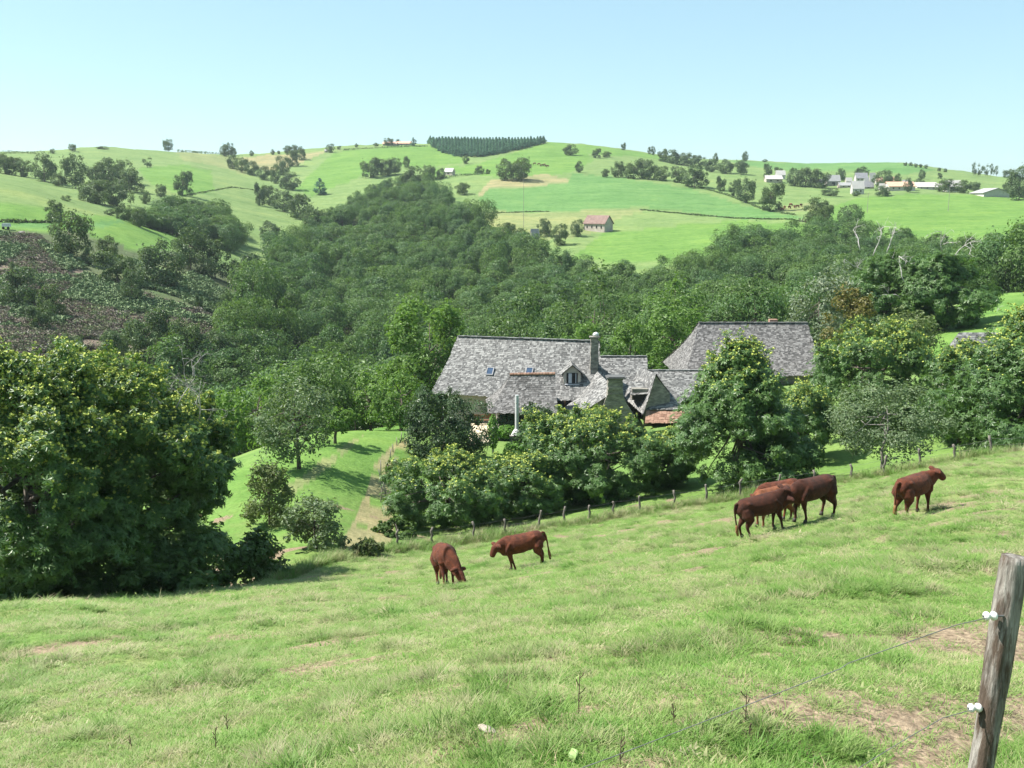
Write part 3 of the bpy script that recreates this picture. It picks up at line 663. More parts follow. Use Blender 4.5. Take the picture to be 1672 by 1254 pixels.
sk = [
 (275,226,245,16,'round tree alone on the skyline, first big one from the left'),
 (118,236,247,13,'small flat tree on the skyline above the tall two-tiered tree'),
 (86,244,251,8,'tiny shrub on the skyline at far left'),
 (168,239,244,18,'low hedge bump on the highest part of the left skyline'),
 (367,238,255,14,'left tree of the trio on the left skyline'),(374,234,255,16,'middle and highest tree of the trio on the left skyline'),(381,242,255,12,'right tree of the trio on the left skyline'),
 (411,246,255,8,'tiny tree alone in the skyline saddle'),(445,244,253,7,'tiny pointed tree left of the skyline pair'),(455,246,252,6,'tiniest tree left of the skyline pair'),
 (470,238,251,15,'left tree of the skyline pair above the straw field'),(481,237,250,14,'right tree of the skyline pair above the straw field'),(491,239,248,7,'small tree touching the skyline pair on its right'),
 (540,235,249,14,'dark round tree on the skyline beside a pale hut'),(553,238,244,7,'small shrub right of the dark skyline tree'),(582,234,241,6,'tiny round shrub on the green skyline'),
 (614,233,239,10,'low shrub at the left end of the hilltop farm'),(634,226,238,15,'spreading tree on the hilltop farm'),(650,227,235,8,'round tree behind the hilltop farm roof'),
 (1018,233,245,9,'lone tree on the skyline right of the green summit'),
 (1060,240,252,6,'slim tree at the left end of the right skyline wood'),(1066,239,253,8,'second slim tree of the right skyline wood'),
 (1217,248,264,11,'tall lone tree at the right end of the skyline wood'),
 (1249,260,265,9,'dark dot of a bush on the smooth right skyline'),
]
rows('hill', g, sk, 'skyline_tree')
for i, (px, b) in enumerate([(1478,270),(1487,270),(1495,272),(1503,273),(1512,274),(1533,279),(1543,280)]):
    hill_tree('hill', px, b-5, b+1, 6, 'small round tree dotted along the falling right skyline', 'small trees along the falling right skyline', 'skyline_tree')
rows('thin', g, [(1590,266,287,9,'tallest of the dark trees on the right skyline'),(1600,269,288,9,'second of the dark trees on the right skyline'),(1609,270,288,8,'third of the dark trees on the right skyline'),(1617,269,288,8,'fourth of the dark trees on the right skyline'),(1627,272,288,9,'dark tree standing apart at the right of the skyline four')], 'skyline_tree')
rows('pine', g, [(675,225,238,10,'dark fir beside the hilltop farm')], 'skyline_tree')
g = 'trees of the hedgerows on the middle hills'
rows('hill', g, [
 (380,254,276,20,'first tree of the dark hedgerow running down the far left hill'),(395,258,282,22,'second tree of the dark hedgerow running down the far left hill'),(412,264,286,24,'third tree of the dark hedgerow running down the far left hill'),(432,272,294,24,'fourth tree of the dark hedgerow running down the far left hill'),
 (461,256,286,24,'round tree at the foot of the straw field'),(478,247,272,22,'tree on the shadowed bank beside the bright hill field'),(493,244,262,16,'tree at the upper end of the shadowed bank'),
 (450,270,300,18,'dark narrow tree below the hedgerow end'),(474,282,310,34,'bushy tree closing the hollow below the hedgerow'),
 (425,300,336,18,'first tree of the belt along the middle spur'),(440,304,334,34,'second tree of the belt along the middle spur'),(464,312,346,40,'third tree of the belt along the middle spur'),(490,318,358,44,'fourth tree of the belt along the middle spur'),(510,340,378,40,'last tree of the belt along the middle spur'),
 (605,258,290,34,'dark round tree at the top left of the ravine wood'),(630,260,286,34,'tree beside the dark round one at the top of the ravine wood'),(645,258,284,24,'smaller tree at the top of the ravine wood'),
 (664,256,274,13,'lone lollipop tree in the bright hill field'),(676,272,310,40,'big dark tree at the upper tip of the ravine wood'),(700,270,294,26,'tree next to the white barn on the hill track'),(720,275,292,18,'tree touching the white barn on the hill track'),(692,294,308,22,'dark bush below the upper tip of the ravine wood'),
 (826,260,294,36,'left half of the big twin clump on the hill'),(852,258,296,40,'right half of the big twin clump on the hill'),(783,270,284,16,'round tree on the hill track left of the twin clump'),(797,276,284,9,'small bush on the hill track beside the twin clump'),
 (755,298,318,26,'dark round tree at the edge of the ravine wood below the hill track'),
 (761,254,268,12,'tree with a tall trunk in front of the spruce wood'),
 (932,236,254,25,'wide tree in the upper right field under the summit'),(973,243,258,15,'left tree of the pair under the summit'),(990,247,257,16,'right tree of the pair under the summit'),(946,263,282,14,'small tree at the top edge of the crop field'),(1046,258,268,8,'small bush above the hedge on the crop field'),
 (988,276,290,14,'bush at the left end of the hedge on the crop field'),(1010,264,290,26,'first tree of the hedge above the crop field'),(1035,262,292,36,'second tree of the hedge above the crop field'),(1058,263,294,34,'third tree of the hedge above the crop field'),(1080,272,296,28,'fourth tree of the hedge above the crop field'),(1106,272,298,28,'fifth tree of the hedge above the crop field'),(1134,272,306,42,'biggest round tree at the right end of the hedge above the crop field'),
 (1082,244,264,18,'first tree of the long wood on the right hill'),(1097,245,267,26,'second tree of the long wood on the right hill'),(1120,250,271,30,'third tree of the long wood on the right hill'),(1140,254,275,26,'fourth tree of the long wood on the right hill'),(1163,260,281,28,'fifth tree of the long wood on the right hill'),(1185,261,284,28,'sixth tree of the long wood on the right hill'),(1210,262,285,26,'last tree of the long wood on the right hill'),(1168,251,270,9,'taller tree sticking out of the long wood on the right hill'),
 (1177,288,312,17,'small tree standing at the right side of the crop field'),(1199,294,320,20,'left tree of the close pair right of the crop field'),(1216,292,332,30,'right and larger tree of the close pair right of the crop field'),(1257,300,345,38,'tree with a clear trunk and a long shadow right of the crop field'),
 (1331,324,364,46,'large grey round tree below the village'),(1346,336,368,26,'dark lower tree clinging to the large grey round tree'),(1386,336,372,34,'pale round tree below the village, at the wood edge'),
 (1254,268,290,14,'tree left of the white barn at the village edge'),(1272,273,284,14,'bush behind the white barn at the village edge'),
 (1297,276,304,30,'first tree of the wood at the left of the village'),(1316,276,306,34,'second tree of the wood at the left of the village'),(1338,278,307,34,'third tree of the wood at the left of the village'),
 (1372,276,296,16,'tree beside the grey roofed village barn'),(1408,273,290,24,'tree behind the steep slate village house'),(1442,280,308,32,'tree in the middle of the village'),(1466,284,300,12,'narrow tree between the two orange village houses'),(1482,292,314,14,'tree in front of the long orange village house'),(1356,308,320,26,'clipped hedge tree at the lower edge of the village'),(1398,312,321,14,'small bush at the lower edge of the village'),(1440,304,320,24,'bush right of the pointed village roof'),(1500,292,306,18,'tree left of the white village bungalow'),(1545,294,314,30,'wide tree in front of the last white village house'),(1572,296,316,26,'bush left of the grey shed at the village end'),(1590,298,312,20,'darker bush touching the grey shed at the village end'),(1642,300,314,10,'tree at the right end of the grey shed'),(1505,278,292,12,'tree on the slope above the white village bungalow'),
 (1664,278,326,38,'large tree at the right edge beyond the grey shed'),(1650,278,292,20,'tree on the skyline left of the right edge'),(1535,283,292,7,'lone small tree in the field above the village'),
], 'hedgerow_tree')
rows('walnut' if 'walnut' in PR else 'hill', 'orchard trees beside the ruined barn', [(823,364,392,32,'leafy orchard tree left of the telegraph pole'),(835,363,380,17,'little orchard tree with a shadow behind the leafy one'),(850,372,397,26,'yellowish orchard tree at the foot of the telegraph pole'),(888,356,386,26,'dark round tree behind the ruined stone barn'),(915,366,400,30,'tree between the ruined barn and the red roofed barn'),(943,358,386,22,'tree covering the left end of the red roofed barn'),(764,376,402,40,'pale green tree at the corner of the ravine wood')], 'orchard_tree')
rows('pine', g, [(523,292,318,22,'dark fir pair at the upper left of the ravine wood')], 'fir_tree')

# ------------------------------------------------------------------ the wooded valley: the nearest trees one by one, the rest as one mass
def gn_scatter(name, P, scl, rz, idx, protos, kind_label, mat=None):
    """one object whose geometry nodes repeat the prototype meshes on its points"""
    me = bpy.data.meshes.new(name); me.vertices.add(len(P)); me.vertices.foreach_set('co', np.asarray(P, np.float32).ravel())
    a = me.attributes.new('scl', 'FLOAT_VECTOR', 'POINT'); a.data.foreach_set('vector', np.asarray(scl, np.float32).ravel())
    a = me.attributes.new('rot', 'FLOAT_VECTOR', 'POINT'); a.data.foreach_set('vector', np.asarray(rz, np.float32).ravel())
    a = me.attributes.new('idx', 'INT', 'POINT'); a.data.foreach_set('value', np.asarray(idx, np.int32))
    o = link(name, me); o['kind'] = 'stuff'
    pc = bpy.data.collections.new(name + '_sources')
    for i, pm in enumerate(protos):
        q = bpy.data.objects.new('%s_source_%02d' % (name, i), pm); pc.objects.link(q)
    ng = bpy.data.node_groups.new(name + '_scatter', 'GeometryNodeTree')
    ng.interface.new_socket('Geometry', in_out='INPUT', socket_type='NodeSocketGeometry'); ng.interface.new_socket('Geometry', in_out='OUTPUT', socket_type='NodeSocketGeometry')
    N = ng.nodes; L = ng.links
    gi, go = N.new('NodeGroupInput'), N.new('NodeGroupOutput')
    ci = N.new('GeometryNodeCollectionInfo'); ci.inputs[0].default_value = pc; ci.inputs['Separate Children'].default_value = True; ci.inputs['Reset Children'].default_value = True
    ip = N.new('GeometryNodeInstanceOnPoints'); ip.inputs['Pick Instance'].default_value = True
    def na(nm, ty):
        n = N.new('GeometryNodeInputNamedAttribute'); n.data_type = ty; n.inputs[0].default_value = nm; return n.outputs[0]
    L.new(gi.outputs[0], ip.inputs['Points']); L.new(ci.outputs[0], ip.inputs['Instance'])
    L.new(na('idx', 'INT'), ip.inputs['Instance Index']); L.new(na('rot', 'FLOAT_VECTOR'), ip.inputs['Rotation']); L.new(na('scl', 'FLOAT_VECTOR'), ip.inputs['Scale'])
    L.new(ip.outputs[0], go.inputs[0])
    md = o.modifiers.new('scatter', 'NODES'); md.node_group = ng
    return o
FP = []
rng = np.random.default_rng(21)
cells = {}
tries = 0
while tries < 29000:
    tries += 1
    a = R(rng.uniform(-25, 31)); D = math.sqrt(rng.uniform(104**2, 690**2))
    x, y = D*math.sin(a), D*math.cos(a); z = gz(x, y); px = float(project(x, y, z)[0])
    fn, ff = forest_range(px)
    if not (fn < D < ff): continue
    sp = 6.8 + D*.003; c = (int(x//6), int(y//6)); ok = True
    for i in (-2, -1, 0, 1, 2):
        for j in (-2, -1, 0, 1, 2):
            for q in cells.get((c[0]+i, c[1]+j), ()):
                if (q[0]-x)**2 + (q[1]-y)**2 < sp*sp: ok = False
    if not ok: continue
    cells.setdefault(c, []).append((x, y)); FP.append((D, x, y, z, px))
# ravine wood between the left hills
for (px, D) in [(px, D) for px in range(236, 395, 13) for D in (385, 402, 420, 440, 460)]:
    px += rng.uniform(-6, 6); D += rng.uniform(-8, 8) + (340-px)*-.1
    top = np.interp(px, [230, 260, 300, 340, 370, 395], [352, 350, 330, 322, 345, 372])
    g_ = ground_at(px, D); py = float(project(g_.x, g_.y, g_.z)[1])
    if py < top + 14: continue
    FP.append((D + 1000, g_.x, g_.y, g_.z, px))
FP.sort()
zones = [(0, 470, 'green tree crown in the left part of the wooded valley', 'trees in the left part of the wooded valley'), (470, 760, 'green tree crown in the wooded valley left of the farmhouse', 'trees in the wooded valley left of the farmhouse'), (760, 1140, 'green tree crown in the wooded valley behind the farmhouse', 'trees in the wooded valley behind the farmhouse'), (1140, 3000, 'green tree crown in the wooded valley behind the barn', 'trees in the wooded valley behind the barn')]
NIND = 240
rest = []
for k, (D, x, y, z, px) in enumerate(FP):
    h = rng.uniform(.75, 1.2) * (1.0 if D < 1000 else .75); w = rng.uniform(.72, 1.08)*1.06
    if D < 170: h *= .95
    h *= .72 + .62*float(vnoise([x], [y], 34, 81)[0])
    if 560 < px < 800 and 480 < D < 1000: h *= .8; w *= .85
    i = int(rng.integers(0, 6)); rz = rng.random()*6.28
    if k < NIND:
        o = bpy.data.objects.new('valley_tree', PR['forest'][i]); COL.objects.link(o); o.location = (x, y, z-.3); o.scale = (w, w, h); o.rotation_euler = (rng.normal()*.04, rng.normal()*.04, rz)
        zz = [q for q in zones if q[0] <= px < q[1]][0]; tag(o, zz[2], 'tree', zz[3])
    else: rest.append((x, y, z-.3, w, w, h, rz, i))
rest = np.array(rest)
fo = gn_scatter('valley_forest', rest[:, :3], rest[:, 3:6], np.stack([0*rest[:, 6], 0*rest[:, 6], rest[:, 6]], 1), rest[:, 7], PR['forest'], 'forest')
tag(fo, 'dense far woods filling the valley and the ravine up the hill', 'forest')
print('FOREST', len(FP))
# the spruce plantation on the hilltop
sp_poly = [(700,231),(712,226),(860,222),(887,224),(887,234),(862,241),(820,252),(790,257),(750,258),(728,252),(712,240)]
pts = []
for D in np.arange(800, 1010, 5.5):
    for px in np.arange(696, 892, 5.0):
        q = ground_at(px + rng.uniform(-1, 1), D + rng.uniform(-2, 2)); X, Y = project(q.x, q.y, q.z)
        lo = np.interp(px, [700,712,728,750,790,820,862,888], [232,241,251,257,256,251,241,234])
        if float(Y) <= lo and 700 <= px <= 886: pts.append((q.x, q.y, q.z-.3, *( (rng.uniform(.8, 1.1),)*2 ), rng.uniform(.42, .68) + .22*float(vnoise([q.x], [q.y], 16, 91)[0]) - .06, rng.random()*6.28, rng.integers(0, 4)))
pts = np.array(pts)
so_ = gn_scatter('spruce_plantation', pts[:, :3], pts[:, 3:6], np.stack([0*pts[:, 6], 0*pts[:, 6], pts[:, 6]], 1), pts[:, 7], PR['pine'], 'spruce')
tag(so_, 'dark blue green spruce plantation on the hilltop', 'forest')
print('SPRUCE', len(pts))

# ------------------------------------------------------------------ buildings
M_SLAB = surf('schist_slab', [(.18, (.07,.069,.068)), (.42, (.12,.118,.115)), (.62, (.17,.167,.162)), (.88, (.28,.275,.265))], 5, .62, 14, .5, .03, spec=.4, useattr=.68)
M_SLABDK = surf('brown_schist_slab', [(.18, (.066,.063,.062)), (.5, (.118,.112,.109)), (.85, (.235,.225,.22))], 5, .7, 14, .5, .03, spec=.3, useattr=.62)
M_TERRA = surf('terracotta_tile', [(.2, (.20,.11,.075)), (.8, (.36,.22,.16))], 6, .85, 14, .4, .02, useattr=.6)
M_STONE = surf('rubble_wall', [(.25, (.09,.085,.075)), (.5, (.21,.195,.17)), (.75, (.36,.33,.29))], 2.2, .95, 3.5, .9, .08, stretch=(1, 1, 2.6))
M_PLASTER = surf('old_plaster', [(.3, (.36,.33,.28)), (.7, (.52,.48,.42))], 1.4, .95, 6, .4, .02)
M_WHITE = surf('white_wall', [(.3, (.62,.60,.56)), (.7, (.76,.74,.70))], 1.0, .9)
M_WOOD = surf('old_timber', [(.3, (.10,.055,.03)), (.7, (.24,.13,.07))], 4, .85, 10, .4, .02, stretch=(1, 1, .15))
M_DARK = surf('dark_opening', [(.3, (.012,.012,.013)), (.7, (.022,.02,.02))], 3, .6)
M_GLASS = surf('window_glass', [(.3, (.03,.05,.09)), (.7, (.05,.08,.14))], 2, .08, spec=.8)
M_METAL = surf('white_metal', [(.3, (.48,.49,.49)), (.7, (.60,.60,.60))], 3, .4, spec=.5)
M_LEAD = surf('lead_flashing', [(.3, (.20,.20,.21)), (.7, (.30,.30,.31))], 4, .6)
M_CURT = surf('pale_curtain', [(.3, (.4,.42,.46)), (.7, (.55,.56,.6))], 3, .9)
M_SANDY = surf('pale_gravel', [(.3, (.50,.42,.29)), (.7, (.66,.57,.42))], 4, .95, 20, .4, .02)

def bil(Pt, u, v, sag=0.0):
    A, B, C, D = Pt; p = (A*(1-u) + B*u)*(1-v) + (D*(1-u) + C*u)*v
    n = (B-A).cross(D-A) if (B-A).length > .01 else (C-D).cross(A-D)*-1
    n = n.normalized(); n = n if n.z > 0 else -n
    return p - Vector((0, 0, 1))*sag*math.sin(math.pi*min(1, v**.8)), n
def roof_patch(mb, A, B, C, D, sag=.25, row=.19, wid=.24, th=.035, ridge=False):
    Pt = (Vector(A), Vector(B), Vector(C), Vector(D)); L = ((Pt[3]-Pt[0]).length + (Pt[2]-Pt[1]).length)/2
    nr = max(3, int(L/row)); rnd = random.Random(int(L*1000))
    for i in range(nr+1):
        v0, v1 = max(0, (i-.25)/nr), min(1.015, (i+1.05)/nr)
        vm = (i+.5)/nr; W = (bil(Pt, 1, min(vm, 1))[0] - bil(Pt, 0, min(vm, 1))[0]).length
        if W < .15: continue
        u = -rnd.random()*.5*wid/W
        while u < 1:
            w = wid*(.4 + 1.0*rnd.random()**1.3)/W; ua, ub = max(u, -.01), min(u+w, 1.01); u += w
            if ub - ua < .06/W: continue
            j = rnd.uniform(-.28, .28)*row/L; du = rnd.uniform(-.12, .12)*wid/W
            pa, n = bil(Pt, ua, v0, sag); pb, _ = bil(Pt, ub, v0, sag); pc, _ = bil(Pt, ub + du*.5, v1 + j + rnd.uniform(-.18, .18)*row/L, sag); pd, _ = bil(Pt, ua + du, v1 + j, sag)
            h0 = .0; h1 = th*(.7 + .6*rnd.random()); tl = rnd.uniform(-.012, .012)
            top = [pa + n*(h0+.012), pb + n*(h0+.012), pc + n*(h1+tl), pd + n*(h1-tl)]
            low = [pc + n*(h1+tl-th), pd + n*(h1-tl-th)]
            q = rnd.random(); q = q if rnd.random() > .14 else .9 + .1*rnd.random()
            mb.add(top + low, [(0,1,2,3), (3,2,4,5), (1,4,2), (0,3,5)], q)
    # underlay closes the roof
    K = 8; V, F = [], []
    for i in range(K+1):
        for u in (0, 1): p, n = bil(Pt, u, i/K, sag); V.append(p - n*.03)
    for i in range(K): F.append((2*i, 2*i+1, 2*i+3, 2*i+2))
    mb.add(V, F, .2)
    if ridge:
        d = (Pt[1]-Pt[0]); n = int(d.length/.32); 
        for i in range(n):
            p = Pt[0] + d*((i+.5)/n); mb.box(p + Vector((0, 0, .04 + rnd.uniform(-.012, .02))), (.34, .34, .07), Matrix.Rotation(math.atan2(d.y, d.x) + rnd.uniform(-.1, .1), 3, 'Z'), .35 + .6*rnd.random())
def prism(mb, pts, z0, ridge=None, v=.5):
    """walls through plan points at given top heights down to z0"""
    n = len(pts); V = [Vector(p) for p in pts] + [Vector((p[0], p[1], z0)) for p in pts]
    mb.add(V, [(i, (i+1) % n, (i+1) % n + n, i + n) for i in range(n)], v)
def part(mb, name, mat, root, smooth=False):
    o = mb.build(name, mat, root, smooth)
    if root: o.matrix_parent_inverse = root.matrix_basis.inverted()
    return o
def building(name, label, c, cat='house', group=None):
    r = empty(name, c); tag(r, label, cat, group); bpy.context.view_layer.update(); return r
def win(root, c, w, h, nrm=(0, -1, 0), frame=M_WHITE, pane=M_GLASS, nm='window', fw=.07):
    """window with frame and pane, in a wall facing nrm"""
    n = Vector(nrm).normalized(); s = Vector((-n.y, n.x, 0)); M = Matrix((s, -n, Vector((0, 0, 1)))).transposed()
    mb = MB()
    for dx, dz, a, b_ in ((0, h/2, w, fw), (0, -h/2, w, fw), (-w/2, 0, fw, h), (w/2, 0, fw, h), (0, 0, fw*.7, h-fw)):
        mb.box(Vector(c) + s*dx + Vector((0, 0, dz)) + n*.02, (a + (fw if a == w else 0), .08 + (.006 if a == w else 0), b_), M)
    f = part(mb, nm, frame, root)
    p = MB(); p.box(Vector(c) + n*.006, (w, .03, h), M); q = p.build('pane', pane, f)
    return f

# --- the farmhouse
A, B = at(748, 549, 96), at(977, 557, 93); C, D = at(984, 656, 88), at(704, 641, 90.5)
E = D + Vector((1.0, 10.5, -.2)); G = C + Vector((.4, 11, 0))
HA = building('farmhouse', 'long stone farmhouse with a wide grey slab roof, tall chimney and dormer', ((A.x+B.x)/2, 93, -20.8))
mb = MB(); roof_patch(mb, A, B, C, D, .42, ridge=True); roof_patch(mb, A, A, D, E, .42); roof_patch(mb, B, A, E, G, .42)
RA = part(mb, 'roof', M_SLAB, HA)
mb = MB(); ins = .35
w = [D + Vector((1.5, .5, -.08)), C + Vector((-.35, .5, -.08)), G + Vector((-.35, -.5, -.08)), E + Vector((1.2, -.5, .1))]
prism(mb, w, -22.5)
mb.add([w[1] + Vector((0, -.3, .12)), w[2] + Vector((0, .3, .12)), B + Vector((-.1, 0, -.25))], [(0, 1, 2)])
part(mb, 'wall', M_PLASTER, HA)
def rp(px, py, Pt, sag):
    best = None
    for i in range(0, 101):
        for j in range(0, 61):
            p, n = bil(Pt, i/100, j/60, sag); X, Y = project(p.x, p.y, p.z); d = (X-px)**2 + (Y-py)**2
            if best is None or d < best[0]: best = (d, p.copy(), n)
    return best[1], best[2]
PA = (A, B, C, D)
for sx, sy in ((800, 607), (864, 607)):
    p, n = rp(sx, sy, PA, .42); u = Vector((0, -n.z, n.y)).normalized() if True else None
    s = (B-A).normalized(); up = n.cross(s).normalized(); up = up if up.z > 0 else -up; M = Matrix((s, up, n)).transposed()
    f = MB()
    for dx, dy, a, b_ in ((0, .44, .7, .08), (0, -.44, .7, .08), (-.31, 0, .08, .8), (.31, 0, .08, .8)): f.box(p + n*.1 + s*dx + up*dy, (a, b_, .12), M)
    fo_ = part(f, 'skylight', M_LEAD, HA)
    g_ = MB(); g_.box(p + n*.1, (.56, .82, .05), M); q = g_.build('pane', M_GLASS, fo_)
# tall chimney on the right gable
mb = MB(); c0 = at(970, 600, 91.0); zt = at(970, 551, 91.0).z
zz = np.linspace(-18.5, zt, 16)
for i in range(15):
    f = 1 - .012*i; mb.box((c0.x + .02*math.sin(i*2.1), 91.0, (zz[i]+zz[i+1])/2), (.80*f, .72*f, (zz[i+1]-zz[i])*.985), None)
ca = part(mb, 'chimney', M_STONE, HA)
mb = MB(); mb.box((c0.x, 91, zt + .05), (.92, .84, .1))
q = mb.build('cap', M_STONE, ca)
mb = MB(); mb.tube([(c0.x+.12, 91, zt+.1), (c0.x+.12, 91, zt+.3), (c0.x+.12, 91, zt+.42), (c0.x+.12, 91, zt+.5)], [.24, .3, .22, .03], 12)
q = mb.build('cowl', M_METAL, ca, True)
# dormer
yd = 90.1; l, r_ = at(920, 628, yd), at(948, 628, yd); el, ap = at(920, 609, yd).z, at(934, 595, yd).z
mb = MB(); xm = (l.x+r_.x)/2
mb.add([l, r_, Vector((r_.x, yd, el)), Vector((xm, yd, ap-.12)), Vector((l.x, yd, el)), l + Vector((0, 3, 0)), r_ + Vector((0, 3, 0)), Vector((r_.x, yd+3, el)), Vector((l.x, yd+3, el))], [(0,1,2,3,4), (1,6,7,2), (5,0,4,8)])
dm = part(mb, 'dormer', M_PLASTER, HA)
mb = MB(); roof_patch(mb, (xm, yd-.3, ap), (xm, yd+3.4, ap), (r_.x+.28, yd+3.2, el-.12), (r_.x+.28, yd-.28, el-.12), .02, .24); roof_patch(mb, (xm, yd+3.4, ap), (xm, yd-.3, ap), (l.x-.28, yd-.28, el-.12), (l.x-.28, yd+3.2, el-.12), .02, .24)
q = mb.build('dormer_roof', M_SLAB, dm)
mb = MB(); mb.box((xm, yd-.01, (l.z+el)/2+.05), (1.02, .06, el-l.z-.1)); q = mb.build('pane', M_DARK, dm)
mb = MB(); mb.box((xm-.18, yd-.06, (l.z+el)/2+.05), (.3, .03, el-l.z-.16)); mb.box((xm+.34, yd-.06, (l.z+el)/2+.05), (.07, .05, el-l.z-.12)); mb.box((xm, yd-.09, l.z+.03), (1.3, .3, .07)); q = mb.build('frame', M_CURT, dm)
# shaded window and post under the right end of the eave
p = at(918, 668, 88.35); mb = MB(); mb.box((p.x, 88.42, p.z), (1.7, .1, 1.3)); wn = part(mb, 'window', M_DARK, HA)
mb = MB(); mb.box((p.x+.25, 88.3, p.z), (.1, .1, 1.5)); q = mb.build('post', M_WOOD, wn)

# --- the porch outbuilding in front
A, B = at(833, 612, 87), at(906, 611, 86.8); C, D = at(910, 674, 84), at(798, 674, 84)
E = Vector((D.x - .35, 89.6, D.z + .1)); G = Vector((C.x, 89.6, C.z))
HP = building('porch_house', 'small hipped outbuilding with an orange ridge in front of the farmhouse', ((A.x+B.x)/2, 86.5, -20.8))
mb = MB(); roof_patch(mb, A, B, C, D, .3); roof_patch(mb, A, A, D, E, .3); roof_patch(mb, B, A, E, G, .3)
part(mb, 'roof', M_SLABDK, HP)
mb = MB(); nn = 14
for i in range(nn): p = A + (B-A)*((i+.5)/nn); mb.tube([p + (B-A).normalized()*-.17 + Vector((0, 0, .03)), p + (B-A).normalized()*.17 + Vector((0, 0, .05))], [.12, .14], 8)
part(mb, 'ridge_tiles', M_TERRA, HP)
mb = MB(); w = [D + Vector((.9, .6, -.1)), C + Vector((-.2, .6, -.1)), G + Vector((-.2, -.3, -.1)), E + Vector((.9, -.3, -.1))]; prism(mb, w, -22.5)
mb.add([w[1], w[2], B + Vector((-.1, 0, -.2))], [(0, 1, 2)])
part(mb, 'wall', M_STONE, HP)
p = at(800, 690, 84.3); mb = MB(); mb.box((p.x+.12, 84.45, -19.3), (.42, .42, 3.4)); part(mb, 'timber_post', M_WOOD, HP)
p = at(862, 705, 84.5); mb = MB(); mb.box((p.x, 84.56, -19.2), (2.0, .1, 2.0)); part(mb, 'window', M_DARK, HP)  # dark panel standing in for the shadowed interior under this roof

# --- white flue of the outdoor oven
p0, p1 = at(844, 645, 80.5), at(844, 700, 80.5)
FL = building('outdoor_oven', 'tall white flue pipe on a flared hood in front of the outbuilding', (p0.x, 80.5, -20.6), 'oven')
mb = MB(); mb.tube([p1 - Vector((0, 0, .1)), p0], [.165, .155], 14); part(mb, 'flue', M_METAL, FL, False)
mb = MB(); mb.tube([p1 - Vector((0, 0, .5)), p1 - Vector((0, 0, .42)), p1 - Vector((0, 0, .08)), p1], [.5, .48, .24, .17], 10); part(mb, 'hood', M_METAL, FL)
mb = MB(); zb = p1.z - .5; mb.box((p0.x-.45, 80.5, (zb-21.2)/2), (.3, 1.0, zb+21.2)); mb.box((p0.x+.45, 80.5, (zb-21.2)/2), (.3, 1.0, zb+21.2)); mb.box((p0.x, 80.93, (zb-21.2)/2), (.6, .14, zb+21.2)); mb.box((p0.x, 80.45, -19.8), (.6, .86, .14)); part(mb, 'brick_base', M_STONE, FL)

# --- low annex right of the chimney
A, B = at(980, 582, 97), at(1056, 582, 97); C, D = at(1060, 656, 91), at(978, 656, 91)
HN = building('annex', 'low slab roofed annex between the tall chimney and the green gap', ((A.x+B.x)/2, 96, -20.6))
G, E = C + Vector((0, 11, 0)), D + Vector((0, 11, 0))
mb = MB(); roof_patch(mb, A, B, C, D, .2, ridge=True); roof_patch(mb, B, A, E, G, .2); part(mb, 'roof', M_SLAB, HN)
mb = MB(); w = [D + Vector((.3, .4, -.1)), C + Vector((-.2, .4, -.1)), G + Vector((-.2, -.4, -.1)), E + Vector((.3, -.4, -.1))]; prism(mb, w, -22); mb.add([w[1], w[2], B - Vector((.2, 0, .2))], [(0, 1, 2)]); mb.add([w[0], w[3], A - Vector((-.3, 0, .2))], [(0, 1, 2)]); part(mb, 'wall', M_STONE, HN)

# --- oven house with the stone chimney gable
A, B = at(976, 607, 90.5), at(1003, 636, 84.5); D, C = at(934, 646, 90.5), at(904, 697, 84.4)
RB, RF = at(1010, 640, 90.5), at(1036, 680, 84.4)
HB = building('oven_house', 'steep slab roofed oven house with a thick stone chimney on its front gable', (B.x, 86, -20.4))
mb = MB(); roof_patch(mb, B + Vector((.1, -.2, 0)), A, D, C + Vector((0, -.2, 0)), .15); roof_patch(mb, A, B + Vector((.1, -.2, 0)), RF + Vector((0, -.2, 0)), RB, .1); part(mb, 'roof', M_SLAB, HB)
mb = MB(); mb.add([C + Vector((.6, 0, -.1)), B - Vector((0, 0, .15)), RF + Vector((-.15, 0, -.1)), Vector((RF.x-.15, 84.5, -22)), Vector((C.x+.6, 84.5, -22))], [(0, 1, 2, 3, 4)])
prism(mb, [C + Vector((.6, 0, -.3)), RF + Vector((-.15, 0, -.3)), RB + Vector((-.15, 0, -.3)), D + Vector((.4, 0, -.3))], -22); part(mb, 'wall', M_STONE, HB)
mb = MB()
prof_ = [(712, 968, 1042), (690, 974, 1037), (674, 980, 1032), (660, 986, 1024), (648, 991, 1018), (640, 993, 1017), (628, 993, 1017), (618, 993, 1017)]
for k in range(len(prof_)-1):
    (y0, a0, b0), (y1, a1, b1) = prof_[k], prof_[k+1]; n = 3
    for q in range(n):
        f0, f1 = q/n, (q+1)/n; ja = random.uniform(-.04, .04)
        P_ = [at(a0+(a1-a0)*f0, y0+(y1-y0)*f0, 84.0), at(b0+(b1-b0)*f0, y0+(y1-y0)*f0, 84.0), at(b0+(b1-b0)*f1, y0+(y1-y0)*f1, 84.0), at(a0+(a1-a0)*f1, y0+(y1-y0)*f1, 84.0)]
        P_ = [p + Vector((ja*(-1 if i in (0, 3) else 1), ja, 0)) for i, p in enumerate(P_)]
        Q_ = [p + Vector((0, 1.1, 0)) for p in P_]
        mb.add(P_ + Q_, [(0,1,2,3), (4,7,6,5), (0,3,7,4), (1,5,6,2), (3,2,6,7), (0,4,5,1)])
cb = part(mb, 'chimney', M_STONE, HB)
p = at(1005, 616, 84.5); mb = MB()
for dx, dy, w_ in ((0, 0, 1.6),): mb.box((p.x, 84.55, p.z), (1.62, 1.45, .1)); mb.box((p.x+.05, 84.55, p.z+.09), (1.4, 1.2, .06))
